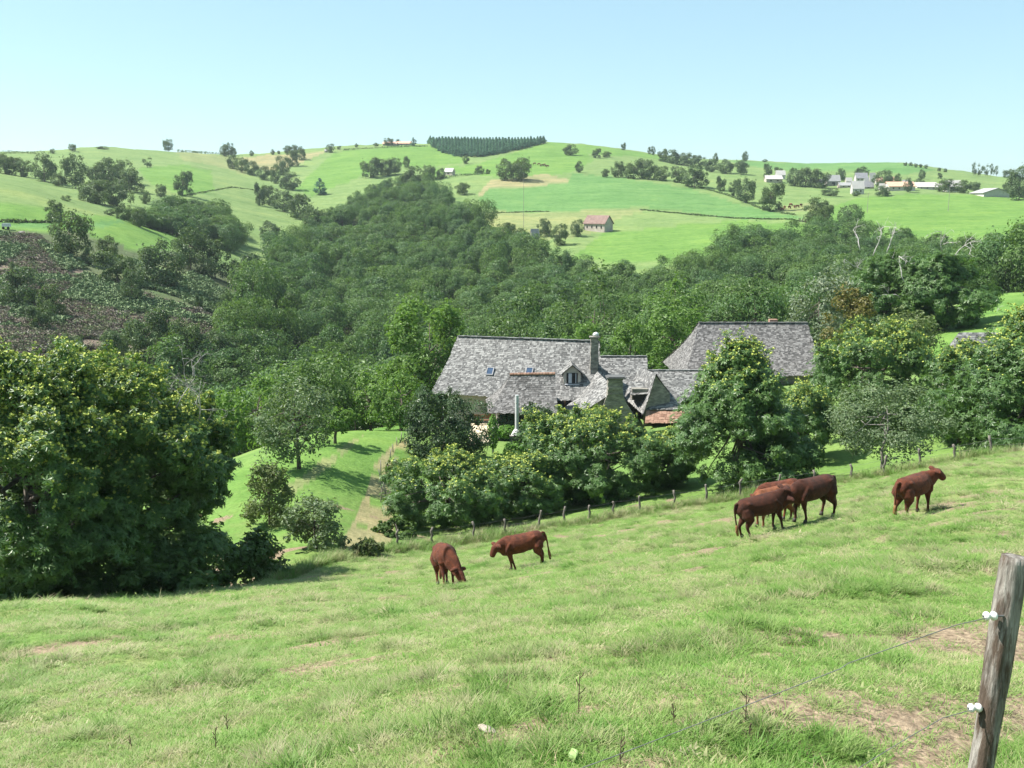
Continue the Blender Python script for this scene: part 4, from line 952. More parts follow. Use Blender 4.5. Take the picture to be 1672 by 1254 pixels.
q = mb.build('cap', M_SLAB, cb)

# --- wing with the cross roof and the orange tiles
HC = building('farm_wing', 'slab roofed farm wing with a cross gable and a strip of orange tiles', (at(1095, 620, 90).x, 90, -20))
A, B = at(1058, 605, 93.5), at(1150, 605, 93.5); C, D = at(1152, 668, 87.2), at(1054, 668, 87.2)
mb = MB(); roof_patch(mb, A, B, C, D, .15, ridge=True); roof_patch(mb, B, A, D + Vector((0, 12.4, 0)), C + Vector((0, 12.4, 0)), .1)
A1, B1 = at(1045, 600, 92.4), at(1071, 610, 88.0); C1, D1 = at(1050, 676, 86.6), at(1018, 646, 91.5); 
roof_patch(mb, B1, A1, D1, C1, .12); roof_patch(mb, A1, B1, at(1094, 642, 88.6), at(1088, 632, 92.4), .05)
part(mb, 'roof', M_SLAB, HC)
mb = MB(); prism(mb, [D + Vector((.2, .4, -.1)), C + Vector((-.2, .4, -.1)), C + Vector((-.2, 12, -.1)), D + Vector((.2, 12, -.1))], -22)
part(mb, 'wall', M_PLASTER, HC); mb = MB()
mb.add([C1 + Vector((.1, .35, -.1)), B1 + Vector((0, .2, -.15)), at(1094, 642, 88.4) + Vector((0, 0, -.1)), Vector((at(1094, 642, 88.4).x, 88.3, -20)), Vector((C1.x+.1, 87.0, -20))], [(0,1,2,3,4)])
part(mb, 'gable_wall', M_STONE, HC)  # dark stone instead of plaster, standing in for shade on the gable
mb = MB(); roof_patch(mb, D + Vector((.1, -.05, -.12)), C + Vector((0, -.05, -.12)), at(1154, 690, 86.0), at(1054, 690, 86.0), .02, .3, .22); part(mb, 'tiled_strip', M_TERRA, HC)
mb = MB(); a, b_ = at(1032, 634, 88.0), at(1058, 632, 88.0)
mb.box(((a.x+b_.x)/2, 88.6, a.z-.55), (b_.x-a.x, 1.4, 1.0)); sd_ = part(mb, 'shed_dormer', M_STONE, HC)
mb = MB(); roof_patch(mb, a + Vector((-.15, 1.6, .25)), b_ + Vector((.15, 1.6, .25)), b_ + Vector((.15, -.35, -.55)), a + Vector((-.15, -.35, -.55)), .0, .22); q = mb.build('dormer_roof', M_SLAB, sd_)
mb = MB(); mb.box(((a.x+b_.x)/2, 87.87, a.z-.78), ((b_.x-a.x)*.85, .08, .5)); q = mb.build('opening', M_DARK, sd_)

# --- the big barn
A, B = at(1141, 527, 106), at(1318, 527, 106.4); D, C = at(1119, 615, 99.6), at(1346, 612, 100)
E = at(1096, 603, 107.5); G = C + Vector((.3, 13, 0)); E2 = Vector((D.x-.2, 113, E.z))
HD = building('stone_barn', 'big stone barn with a steep brownish slab roof flaring at its left end', ((A.x+B.x)/2, 106, -19.5), 'barn')
mb = MB(); roof_patch(mb, A, B, C, D, .4, ridge=True); roof_patch(mb, A, A, D, E, .4); roof_patch(mb, A, A, E, E2, .4); roof_patch(mb, B, A, E2, G, .4)
part(mb, 'roof', M_SLABDK, HD)
mb = MB(); w = [D + Vector((.7, .6, -.1)), C + Vector((-.4, .6, -.1)), G + Vector((-.4, -.6, -.1)), E2 + Vector((.5, -.6, -.1)), E + Vector((.9, 0, -.1))]; prism(mb, w, -22); mb.add([w[1], w[2], B - Vector((.2, 0, .2))], [(0, 1, 2)]); part(mb, 'wall', M_STONE, HD)
yg = 98.6; ap, gl, gr = at(1210, 556, yg), at(1157, 607, yg), at(1262, 607, yg)
mb = MB(); roof_patch(mb, ap, ap + Vector((0, 5, 0)), gl + Vector((0, 3, 0)), gl, .1); roof_patch(mb, ap + Vector((0, 5, 0)), ap, gr, gr + Vector((0, 3, 0)), .1); cg = part(mb, 'porch_roof', M_SLABDK, HD)
mb = MB(); mb.add([gl + Vector((.2, .3, -.1)), ap + Vector((0, .3, -.15)), gr + Vector((-.2, .3, -.1)), Vector((gr.x-.2, yg+.3, -22)), Vector((gl.x+.2, yg+.3, -22))], [(0,1,2,3,4)]); part(mb, 'porch_wall', M_STONE, HD)
# red brick chimney stack behind
p = at(1262, 527, 112.5); mb = MB(); mb.box((p.x, 112.5, p.z-.9), (.9, .7, 2.6)); mb.box((p.x-.9, 112.5, p.z-1.1), (.4, .5, 2.0))
part(mb, 'chimney', M_TERRA, HD)

# --- house between the right chestnuts
A, B = at(1566, 543, 84), at(1640, 543, 84); D, C = at(1537, 606, 79.6), at(1660, 604, 79.6); E = at(1510, 604, 87.5); G = C + Vector((0, 9, 0))
HE = building('cottage', 'cottage half hidden between the right chestnuts, only its sunlit hip showing', ((A.x+B.x)/2, 84, -17))
mb = MB(); roof_patch(mb, A, B, C, D, .25); roof_patch(mb, A, A, D, E, .25); roof_patch(mb, B, A, E, G, .25); part(mb, 'roof', M_SLAB, HE)
mb = MB(); w = [D + Vector((.5, .5, -.1)), C + Vector((-.3, .5, -.1)), G + Vector((-.3, -.4, -.1)), E + Vector((.7, -.3, -.1))]; prism(mb, w, -20); mb.add([w[1], w[2], B - Vector((.2, 0, .2))], [(0, 1, 2)]); part(mb, 'wall', M_PLASTER, HE)

# --- terrace, garden furniture, climbing plants
gq = [ground_hit(px, py) for px, py in ((764, 728), (806, 728), (808, 700), (770, 700))]
zt_ = max(q.z for q in gq) + .06; V = [(q.x, q.y, zt_) for q in gq] + [(q.x, q.y, zt_-1.2) for q in gq]
tag(link('patio', npmesh('patio', V, [(0,1,2,3), (0,4,5,1), (1,5,6,2), (2,6,7,3), (3,7,4,0)]), M_SANDY), kind='structure')
p = at(787, 712, gq[2].y - 1.5); BN = building('garden_bench', 'dark garden bench on the pale terrace', (p.x, gq[2].y-1.2, zt_), 'bench')
mb = MB(); mb.box((p.x, gq[2].y-1.2, zt_+.45), (1.5, .42, .05)); part(mb, 'seat', M_WOOD, BN)
mb = MB(); mb.box((p.x, gq[2].y-1.0, zt_+.75), (1.5, .05, .35)); part(mb, 'backrest', M_WOOD, BN)
for dx in (-.65, .65):
    mb = MB(); mb.box((p.x+dx, gq[2].y-1.2, zt_+.21), (.07, .4, .42)); part(mb, 'leg', M_WOOD, BN)
p = at(805, 742, 79.5); mb = MB(); mb.box((p.x, 79.5, -19.9), (.2, .2, 3.4)); mb.box((p.x, 79.5, -18.15), (.3, .3, .1)); tag(mb.build('pergola_post', M_METAL), 'white post with vine climbing it at the edge of the terrace', 'post')
def leafheap(name, label, c, d, n, leaf, kind, cat='plant'):
    r = np.random.default_rng(int(abs(c[0])*100 + n)); P = unit(r.normal(size=(n, 3))) * (.5 + .5*r.random((n, 1))**.5); N = unit(P + r.normal(size=(n, 3))*.5 + np.array([0, -.3, .4])); P = P*np.array(d)/2
    V, F = leaf_quads(P, N, leaf*(.6 + .8*r.random(n)), r, .8)
    o = link(name, npmesh(name, V, F, attrs={'v': ('FLOAT', np.repeat(r.random(n), 4))}), ML[kind]); o.location = c; return tag(o, label, cat)
p = at(805, 712, 79.2); leafheap('climbing_vine', 'light green vine wrapped round the white post', (p.x, 79.3, -18.4), (.9, .9, 3.0), 500, .2, 'vine')
p = at(828, 700, 83.7); leafheap('wall_ivy', 'dark ivy covering the shaded wall below the small hipped roof', (p.x, 84.3, p.z-.2), (2.4, .7, 3.0), 800, .2, 'laurel')
p = at(828, 705, 81); leafheap('vine_clump', 'bright round vine clump left of the white flue', (p.x, 81, p.z), (2.0, 1.2, 1.1), 420, .24, 'vine')
p = at(842, 735, 78.5); leafheap('vine_clump', 'lower bright green clump below the white flue', (p.x, 78.5, p.z), (2.2, 1.2, 1.5), 420, .24, 'vine')
for D_ in np.arange(60, 100, .5):
    p = ground_at(1335, D_, 679); ztb = at(1335, 679, p.y).z
    if ztb - p.z < .8: break
ztb = p.z + .76
GT = building('garden_table', 'long white garden table behind the row of chestnuts', (p.x, p.y, p.z), 'table')
mb = MB(); mb.box((p.x, p.y, ztb), (2.3, .9, .07)); part(mb, 'table_top', M_METAL, GT)
for dx in (-1, 1):
    for dy in (-.35, .35):
        mb = MB(); mb.box((p.x+dx, p.y+dy, (ztb+p.z)/2 - .05), (.07, .07, ztb-p.z)); part(mb, 'leg', M_METAL, GT)

# --- far houses
RC = {'white': surf('pale_sunlit_slate', [(.3, (.40,.38,.36)), (.7, (.50,.47,.45))], 1, .7), 'grey': surf('grey_slate', [(.3, (.20,.20,.22)), (.7, (.30,.29,.31))], 1, .7), 'orange': surf('faded_orange_tile', [(.3, (.50,.29,.20)), (.7, (.62,.40,.29))], 1, .85), 'red': surf('old_red_tile', [(.3, (.16,.105,.09)), (.7, (.25,.17,.145))], .8, .9, 3, .4, .1), 'sheet': surf('grey_sheet_roof', [(.3, (.27,.27,.275)), (.7, (.35,.345,.34))], .6, .6)}  # white entry: sun on light slate is put into the roof colour
WC = {'white': surf('village_wall', [(.3, (.42,.40,.37)), (.7, (.52,.50,.46))], .8, .95), 'stone': surf('pale_stone', [(.3, (.34,.29,.25)), (.7, (.50,.44,.38))], .8, .95), 'dark': surf('shaded_stone', [(.3, (.22,.20,.19)), (.7, (.32,.29,.27))], .8, .95)}  # dark entry: stone with shade put into its colour
def far_house(px0, px1, base, eave, ridge, roof, wall, label, name='village_house', rz=0.0, deep=.62, wins=3, door=False, group='houses of the village', gable=False, cat='house'):
    g = ground_hit((px0+px1)/2, base); s = math.hypot(g.x, g.y, g.z)/FPX
    Wd, hw, hr = (px1-px0)*s*.92, (base-eave)*s*.85, (eave-ridge)*s*1.05; dp = Wd*deep
    if gable: Wd, dp = Wd*1.1, Wd
    root = empty(name, (g.x, g.y + dp*.3, g.z - .3), rz + (R(90) if gable else 0)); tag(root, label, cat, group)
    h = hw + .3; x, y = Wd/2, dp/2; ov = .04*Wd
    mb = MB(); V = [(-x,-y,-2), (x,-y,-2), (x,y,-2), (-x,y,-2), (-x,-y,h), (x,-y,h), (x,y,h), (-x,y,h), (-x,0,h+hr), (x,0,h+hr)]
    mb.add(V, [(0,1,5,4), (2,3,7,6), (1,2,6,9,5), (3,0,4,8,7)], .5); mb.build('wall', WC[wall], root)
    mb = MB(); t_ = .25; k = hr/y*ov
    for sg in (-1, 1):
        V = [(-x-ov, 0, h+hr+.05), (x+ov, 0, h+hr+.05), (x+ov, sg*(y+ov), h-k+.05), (-x-ov, sg*(y+ov), h-k+.05)]; V += [(a, b_, c+t_) for a, b_, c in V]
        mb.add(V, [(0,1,2,3), (4,7,6,5), (0,4,5,1), (1,5,6,2), (2,6,7,3), (3,7,4,0)], .5)
    mb.build('roof', RC[roof], root)
    for i in range(wins):
        mb = MB(); fx, fy = ((i+.7)/(wins+.4)*2-1)*x, -y-.03
        if gable: mb.box((x+.03, ((i+.7)/(wins+.4)*2-1)*y, h*.55), (.1, dp/(wins*3.5), h*.34))
        else: mb.box((fx, fy, h*.58), (Wd/(wins*4.5), .1, h*.3))
        mb.build('window', M_DARK, root)
    if door:
        mb = MB(); 
        if gable: mb.box((x+.05, -.06*dp, h*.36), (.12, dp*.16, h*.72))
        else: mb.box((x*.1, -y-.05, h*.3), (Wd*.1, .12, h*.6))
        mb.build('door', M_DARK, root)
    return root
far_house(1250, 1277, 298, 292, 287, 'white', 'stone', 'long low farm shed with a white roof at the left end of the village', wins=2)
far_house(1267, 1282, 292, 285, 279, 'white', 'white', 'tall pale house rising behind the long low farm shed', wins=2)
far_house(1349, 1371, 303, 295, 287, 'sheet', 'dark', 'grey roofed barn with dark walls beside the village wood', door=True, wins=1)
far_house(1370, 1392, 307, 303, 299, 'sheet', 'stone', 'low shed with a flat pale roof in the village', wins=2)
far_house(1397, 1416, 297, 291, 284, 'grey', 'white', 'slate house with dark dormer windows at the back of the village', wins=3)
far_house(1391, 1410, 317, 307, 297, 'white', 'white', 'pointed house with a gleaming steep roof at the front of the village', wins=2)
far_house(1409, 1426, 308, 305, 298, 'grey', 'stone', 'low slate house attached to the gleaming steep house', wins=1)
far_house(1420, 1429, 298, 294, 284, 'white', 'stone', 'narrow tower like house with a very steep pale roof', wins=1)
far_house(1450, 1492, 311, 304, 298, 'orange', 'white', 'long white house with an orange roof in the village', wins=4)
far_house(1454, 1466, 299, 295, 290, 'orange', 'white', 'small orange roofed house above the long orange one', wins=2)
far_house(1496, 1529, 309, 305, 299, 'white', 'white', 'white bungalow with a pale wide roof right of the orange houses', wins=3)
far_house(1545, 1568, 313, 304, 296, 'white', 'white', 'white house peeping out behind a wide tree', wins=2)
far_house(1602, 1644, 321, 315, 309, 'sheet', 'white', 'grey gabled cattle shed with a dark door at the right end of the village', wins=3, door=True, gable=True)
far_house(1332, 1344, 304, 299, 294, 'grey', 'white', 'small slate house tucked in beside the village wood', wins=2)
far_house(1381, 1391, 300, 296, 291, 'white', 'stone', 'small pale gable behind the flat roofed village shed', wins=1)
far_house(1430, 1441, 302, 297, 291, 'orange', 'white', 'small orange roofed house left of the tree in the middle of the village', wins=2)
far_house(1436, 1448, 311, 307, 301, 'white', 'white', 'low white cottage at the lower edge in the middle of the village', wins=2)
far_house(1411, 1419, 301, 297, 292, 'sheet', 'white', 'tiny grey roofed house between the slate house and the narrow tower', wins=1)
far_house(1474, 1486, 304, 300, 295, 'sheet', 'white', 'grey roofed cottage behind the long orange roofed house', wins=2)
far_house(1530, 1542, 310, 306, 301, 'white', 'white', 'little white garage right of the wide bungalow', wins=1)
far_house(726, 742, 286, 280, 275, 'white', 'stone', 'white roofed barn on the hill track above the ravine wood', 'hill_barn', rz=R(-25), group='barns on the middle hill', wins=1, cat='barn')
far_house(956, 999, 378, 363, 352, 'red', 'stone', 'stone barn with a red tile roof alone in the fields', 'field_barn', rz=R(-38), group='barns on the middle hill', wins=4, deep=.62, cat='barn')
far_house(866, 880, 396, 384, 374, 'grey', 'dark', 'small ruined stone barn among the orchard trees', 'ruined_barn', rz=R(20), group='barns on the middle hill', wins=1, cat='barn')
far_house(625, 648, 237, 235, 232, 'orange', 'stone', 'long low hilltop farm building with a pinkish roof', 'hilltop_farm', group='farms on the skyline', wins=2)
far_house(648, 672, 237, 234.5, 231.5, 'orange', 'stone', 'hilltop farm building next to the dark fir', 'hilltop_farm', group='farms on the skyline', wins=2)
far_house(530, 536, 249, 246.5, 244, 'white', 'white', 'tiny pale hut on the skyline beside a dark tree', 'hut', group='farms on the skyline', wins=1, cat='hut')

# ------------------------------------------------------------------ cattle
M_COW = {}
for nm, a, b_ in (('red', (.040,.010,.006), (.150,.042,.018)), ('dark', (.022,.007,.004), (.082,.023,.011)), ('pale', (.10,.030,.012), (.25,.088,.038))):
    m, t, b, o = newmat(nm + '_cow_hide'); co = coords(t)
    f = math_(t, 'ADD', math_(t, 'MULTIPLY', noise(t, co, 5, 6, .7), .55), math_(t, 'MULTIPLY', noise(t, co, 55, 4, .8), .45))
    c = ramp(t, f, [(.36, tuple(.6*q for q in a)), (.5, tuple((q+r)/2 for q, r in zip(a, b_))), (.63, tuple(1.25*q for q in b_))])
    t.links.new(c, b.inputs['Base Color']); b.inputs['Roughness'].default_value = .7; b.inputs['Specular IOR Level'].default_value = .2
    b.inputs['Sheen Weight'].default_value = .05
    bump(t, b, noise(t, co, 60, 5, .75), .7, .03); M_COW[nm] = m
M_HOOF = surf('hoof_horn', [(.3, (.03,.025,.02)), (.7, (.07,.06,.05))], 10, .6)
M_EYE = surf('cow_eye', [(.3, (.005,.005,.005)), (.7, (.012,.01,.01))], 10, .1, spec=.8)
M_SWITCH = surf('tail_switch', [(.3, (.12,.05,.02)), (.7, (.26,.14,.06))], 20, .9)
def cow(label, g, rz, hide='red', neck='up', yaw=0.0, sc=1.0, step=(0, 0, 0, 0), pitch=0.0, fat=1.0, tailside=0.0):
    root = empty('cow', g, rz); root.scale = (sc,)*3; root.rotation_euler = (0, pitch, rz); tag(root, label, 'cow', 'cattle grazing in the front pasture')
    mb = MB(); f = fat
    body = [(-.84,1.08,.10,.13), (-.80,1.06,.19,.22), (-.70,1.03,.255,.29), (-.55,1.0,.285,.33), (-.30,.955,.31*f,.37), (.0,.92,.34*f,.41), (.28,.92,.335*f,.41), (.48,.94,.275,.39), (.64,.965,.215,.345), (.76,.985,.15,.27)]
    mb.tube([(x, 0, z + (.05 if -.6 < x < .7 else .02)) for x, z, _, _ in body], 1, 20, ell=[(a*.97, b_*(.87 if -.6 < x < .7 else .95)) for x, _, a, b_ in body])
    mb.tube([(-.74, 0, 1.22), (-.3, 0, 1.255), (.1, 0, 1.25), (.5, 0, 1.285), (.66, 0, 1.24)], 1, 10, ell=[(.13, .07), (.12, .07), (.11, .07), (.10, .07), (.07, .06)])
    for s in (-1, 1):
        mb.tube([(-.72, s*.12, 1.16), (-.5, s*.215, 1.19), (-.28, s*.22, 1.08)], 1, 8, ell=[(.06, .06), (.075, .065), (.05, .05)])
        mb.tube([(.40, s*.2, 1.12), (.54, s*.215, .92), (.60, s*.19, .72)], 1, 10, ell=[(.09, .07), (.11, .08), (.09, .07)])
    cy, sy = math.cos(yaw), math.sin(yaw)
    def nk(d, z, lat=0): return Vector((.56 + d*cy - lat*sy, d*sy + lat*cy, z))
    if neck == 'up': N_ = [(.0, 1.03), (.16, 1.10), (.28, 1.20), (.34, 1.26)]; Hd = [(.29, 1.31), (.39, 1.27), (.51, 1.17), (.62, 1.07), (.66, 1.04)]
    elif neck == 'level': N_ = [(.0, 1.01), (.18, 1.03), (.32, 1.05), (.40, 1.05)]; Hd = [(.35, 1.10), (.45, 1.04), (.55, .92), (.62, .81), (.65, .77)]
    elif neck == 'low': N_ = [(.0, .98), (.20, .90), (.34, .82), (.42, .77)]; Hd = [(.38, .82), (.48, .75), (.59, .64), (.68, .54), (.71, .51)]
    else: N_ = [(.0, .95), (.22, .74), (.36, .54), (.43, .42)]; Hd = [(.40, .49), (.48, .38), (.56, .24), (.62, .12), (.64, .08)]
    mb.tube([nk(d, z) for d, z in N_], 1, 16, ell=[(.205, .34), (.17, .275), (.135, .215), (.12, .17)])
    mb.tube([nk(d, z) for d, z in Hd], 1, 12, ell=[(.135, .12), (.14, .155), (.115, .13), (.105, .105), (.07, .07)])
    # dewlap and brisket
    mb.tube([(.54, 0, .73), (.70, 0, .75), (.80, 0, .85)], 1, 10, ell=[(.12, .14), (.10, .13), (.06, .08)])
    # ears, short and set sideways behind the poll
    pz = nk(Hd[0][0] + .03, Hd[0][1] + .03); hd = (nk(*Hd[2]) - nk(*Hd[0])).normalized()
    for s in (-1, 1):
        sd = nk(0, 0, s) - nk(0, 0, 0)
        mb.tube([pz + sd*.07, pz + sd*.16 + Vector((0, 0, .02)), pz + sd*.27 + Vector((0, 0, .02)), pz + sd*.37 - Vector((0, 0, .01))], 1, 8, ell=[(.05, .05), (.085, .075), (.08, .07), (.02, .02)])
    # legs: front (elbow, knee, fetlock), hind (stifle, hock, fetlock)
    feet = []
    for i, (s, dx) in enumerate(((-1, step[0]), (1, step[1]))):
        y = s*.155; mb.tube([(.52, y*.8, .95), (.50, y, .72), (.52 + dx*.35, y, .50), (.53 + dx*.65, y, .40), (.53 + dx*.85, y, .26), (.53 + dx, y, .12), (.55 + dx, y, .05)], [.13, .12, .072, .056, .040, .045, .05], 10); feet.append((.56 + dx, y))
    for i, (s, dx) in enumerate(((-1, step[2]), (1, step[3]))):
        y = s*.165; mb.tube([(-.62, y*.75, 1.0), (-.58, y, .80), (-.53 + dx*.3, y, .62), (-.66 + dx*.6, y, .44), (-.68 + dx*.75, y, .36), (-.65 + dx*.9, y, .22), (-.63 + dx, y, .11), (-.61 + dx, y, .05)], [.18, .215, .15, .075, .056, .042, .046, .05], 10); feet.append((-.60 + dx, y))
    mb.tube([(-.80, 0, 1.22), (-.88, tailside*.3, 1.20), (-.93, tailside*.6, 1.05), (-.94, tailside*.9, .8), (-.93, tailside, .45)], [.055, .048, .040, .034, .030], 8)
    # udder / belly depth
    mb.tube([(-.42, 0, .74), (-.28, 0, .71), (-.12, 0, .72)], 1, 10, ell=[(.06, .05), (.10, .08), (.05, .05)])
    o = mb.build('tmp', None); o.data.materials.clear()
    bm = bmesh.new(); bm.from_mesh(o.data); bmesh.ops.triangulate(bm, faces=[q for q in bm.faces if len(q.verts) > 4]); bm.to_mesh(o.data); bm.free()
    md = o.modifiers.new('r', 'REMESH'); md.mode = 'VOXEL'; md.voxel_size = .02; md.use_smooth_shade = True
    md = o.modifiers.new('s', 'SMOOTH'); md.factor = .5; md.iterations = 9
    dg = bpy.context.evaluated_depsgraph_get(); me = bpy.data.meshes.new_from_object(o.evaluated_get(dg)); bpy.data.objects.remove(o)
    me.name = 'cow_body'; me.materials.clear()
    link('body', me, M_COW[hide], root)
    for x, y in feet:
        q = MB(); q.tube([(x-.01, y, .085), (x+.005, y, .04), (x+.02, y, -.03)], [.05, .058, .066], 10); q.build('hoof', M_HOOF, root, True)
    for s in (-1, 1):
        p = nk(*Hd[1]) + (nk(0, 0, s) - nk(0, 0, 0))*.112 + Vector((0, 0, .03)); q = MB(); q.tube([p - Vector((.02, 0, .02)), p, p + Vector((.02, 0, .02))], [.008, .024, .008], 8); q.build('eye', M_EYE, root, True)
    q = MB(); q.tube([(-.93, tailside, .52), (-.935, tailside, .42), (-.94, tailside*1.05, .28), (-.93, tailside, .14)], [.03, .05, .055, .03], 8); q.build('tail_tuft', M_SWITCH, root, True)
    return root
def slope_pitch(g, rz, L=.6):
    a = gz(g.x + L*math.cos(rz), g.y + L*math.sin(rz)); b_ = gz(g.x - L*math.cos(rz), g.y - L*math.sin(rz)); return -math.atan2(a-b_, 2*L)
def put_cow(px, base, rz, label, **k):
    g = ground_hit(px, base); g.z += .03; return cow(label, g, rz, pitch=slope_pitch(g, rz), **k)
put_cow(728, 958, R(-76), 'red brown cow grazing with its head down in the grass, leftmost of the herd', hide='red', neck='graze', yaw=R(38), fat=1.12, step=(.1, -.05, .05, -.1), sc=1.0)
put_cow(859, 929, R(184), 'red cow standing sideways facing left beside the grazing one', hide='red', neck='level', yaw=R(25), sc=.91, step=(-.02, -.14, -.04, .06))
put_cow(1248, 872, R(14), 'darkest brown cow in front of the four, tail to the left', hide='dark', neck='up', yaw=R(5), sc=.93, step=(.05, -.12, .05, -.12))
put_cow(1262, 857, R(205), 'pale orange brown cow behind the darkest one, ears showing', hide='pale', neck='level', yaw=R(50), sc=.98)
put_cow(1275, 842, R(188), 'brown cow at the back of the four, only its back showing', hide='red', neck='low', yaw=R(0), sc=1.0)
put_cow(1326, 849, R(207), 'dark red cow lowering its head towards the darkest one, rump to the right', hide='dark', neck='low', yaw=R(-8), sc=1.0, step=(.0, -.14, .06, -.1), fat=1.08)
put_cow(1490, 843, R(36), 'brown cow standing apart at the right, rump towards us and head turned right', hide='red', neck='up', yaw=R(-30), sc=.88, step=(.05, -.06, .1, -.02), fat=1.1, tailside=.03)
# far cattle: one small mesh, copied
far0 = None
m0 = bpy.data.objects['body'].data
def far_cow(px, py, rz, label, group):
    g = ground_hit(px, py); o = bpy.data.objects.new('grazing_cow', m0); COL.objects.link(o); o.location = g; o.rotation_euler = (0, 0, rz); o.scale = (1.15,)*3; tag(o, label, 'cow', group)
for px, py in ((1273,343), (1277,345), (1281,341), (1289,341), (1291,337), (1297,340), (1302,340), (1308,338)): far_cow(px, py, random.random()*6, 'tiny red cow in the far meadow below the village', 'far cattle below the village')
for px, py in ((873,269), (880,270), (883,272), (886,272), (889,271), (891,273), (894,273)): far_cow(px, py, random.random()*6, 'tiny red cow on the hill pasture right of the twin clump', 'far cattle beside the twin clump')

# ------------------------------------------------------------------ pasture fence
M_POST = surf('weathered_post', [(.25, (.06,.052,.043)), (.5, (.15,.132,.115)), (.75, (.29,.265,.235))], 7, .95, 22, .8, .02, stretch=(1, 1, .12), detail=8)
M_WIRE = surf('galvanised_wire', [(.3, (.09,.09,.09)), (.7, (.17,.17,.17))], 20, .7, spec=.25)
def post_mesh(seed, h, r, top=.0):
    rg = random.Random(seed); mb = MB(); n = 7; P = [(rg.uniform(-.012, .012)*i, rg.uniform(-.012, .012)*i, -.4 + (h+.4)*i/n) for i in range(n+1)]
    mb.tube(P, [r*(1.12 - .02*i + rg.uniform(-.06, .06)) for i in range(n+1)], 9); return mb
posts = [(640,906),(700,897),(770,887),(824,877),(882,866),(925,858),(967,851),(1009,845),(1051,838),(1110,829),(1165,822),(1222,815),(1285,806),(1345,797),(1405,788),(1462,778),(1520,768),(1578,753),(1638,742),(1700,731)]
lab = {0:'last grey post at the left end of the wire fence',1:'second post from the left end of the wire fence',2:'third post from the left end, behind the cow pair',3:'fourth post from the left end, above the sideways cow',4:'fifth post from the left end, at the rump of the sideways cow',5:'sixth post from the left end, in shade under the broad chestnut',6:'seventh post from the left end, in shade under the broad chestnut',7:'eighth post from the left end of the wire fence',8:'pale post in the shade below the slim chestnut',9:'post right of the pale shaded one, below the slim chestnut',10:'post just left of the tallest chestnut trunk',11:'post beside the tallest chestnut trunk',12:'post behind the group of four cows',13:'thin dark post above the rump of the dark red cow',14:'pale sunlit post between the group of four and the cow standing apart',15:'pale post at the foot of the thin forked tree',16:'post right behind the head of the cow standing apart',17:'fence post second from the right edge of the photo',18:'fence post nearest the right edge of the photo',19:'fence post beyond the right edge'}
tops = []
for i, (px, by) in enumerate(posts):
    D = np.interp(px, [500, 640, 800, 1000, 1200, 1400, 1550, 1672], [46, 50, 52, 54, 55, 55, 54, 54]); g = ground_at(px, D); h = 1.0 + random.uniform(-.08, .14)
    o = post_mesh(i, h, .062).build('fence_post', M_POST, None, True); o.location = g; o.rotation_euler = (random.uniform(-.06, .06), random.uniform(-.06, .06), random.random()*6)
    tag(o, lab[i], 'fence post', 'posts of the wire fence along the pasture'); tops.append((g, h))
for k, (fz, nm) in enumerate(((.93, 'top strand of the wire fence along the chestnut row'), (.62, 'middle strand of the wire fence along the chestnut row'), (.32, 'lowest strand of the wire fence along the chestnut row'))):
    P = []
    for i, (g, h) in enumerate(tops):
        p = Vector((g.x, g.y - .085, g.z + fz))
        if P: P.append((P[-1] + p)/2 - Vector((0, 0, .05)))
        P.append(p)
    mb = MB(); mb.tube(P, .005, 5); tag(mb.build('fence_wire', M_WIRE), nm, 'wire', 'strands of the wire fence')
# stakes of the old fence on the bank
M_STAKE = surf('grey_stake', [(.3, (.16,.14,.12)), (.7, (.36,.33,.29))], 9, .95, 20, .5, .02, stretch=(1, 1, .2))
stk = [(621,820,48,.2),(624,800,42,-.15),(628,788,34,.22),(631,812,40,-.2),(634,795,30,.1),(622,776,30,.0),(637,748,18,.1),(642,738,16,-.1),(648,728,16,.0),(655,718,15,.1),(585,692,10,.0),(592,700,9,.0)]
for i, (px, by, hp, ln) in enumerate(stk):
    g = ground_hit(px, by); s = math.hypot(g.x, g.y)/FPX; L = max(.6, hp*s*.85)
    mb = MB(); mb.tube([(0, 0, -.2), (ln*L*.4, 0, L*.5), (ln*L, .03, L)], [.045, .04, .028], 6); o = mb.build('stake', M_STAKE, None, True); o.location = g
    tag(o, ('crooked grey stake of the old fence on the bank' if i < 6 else ('short stake of the fence climbing to the farmhouse' if i < 10 else 'small dark stake at the top end of the grassy bank')), 'stake', ('crooked stakes on the bank' if i < 6 else ('short stakes up to the farmhouse' if i < 10 else 'stakes at the top of the bank')))
# far posts and poles
for i in range(13):
    px = 1306 + i*4.6; g = ground_hit(px, 362 + i*.75); mb = MB(); mb.tube([(0, 0, -.3), (0, 0, 1.5)], [.28, .22], 6); o = mb.build('field_post', M_BARK); o.location = g; tag(o, 'dark stubby post in the row below the grey round tree', 'fence post', 'dark posts below the village')
for px, top, base, lbl in ((855, 286, 378, 'tall thin power pole rising from the orchard by the ruined barn'), (1548, 308, 345, 'thin power pole in the big green field, right one'), (1416, 318, 348, 'thin power pole in the big green field, left one')):
    g = ground_hit(px, base); s = math.hypot(g.x, g.y)/FPX; L = (base-top)*s
    root = empty('power_pole', g); tag(root, lbl, 'pole', 'power poles in the fields'); mb = MB(); mb.tube([(0, 0, -.5), (0, 0, L)], [.11, .07], 6); mb.build('mast', M_STAKE, root)
    mb = MB(); mb.box((0, -.2, L-.5), (1.2, .08, .08)); mb.build('crossarm', M_STAKE, root)
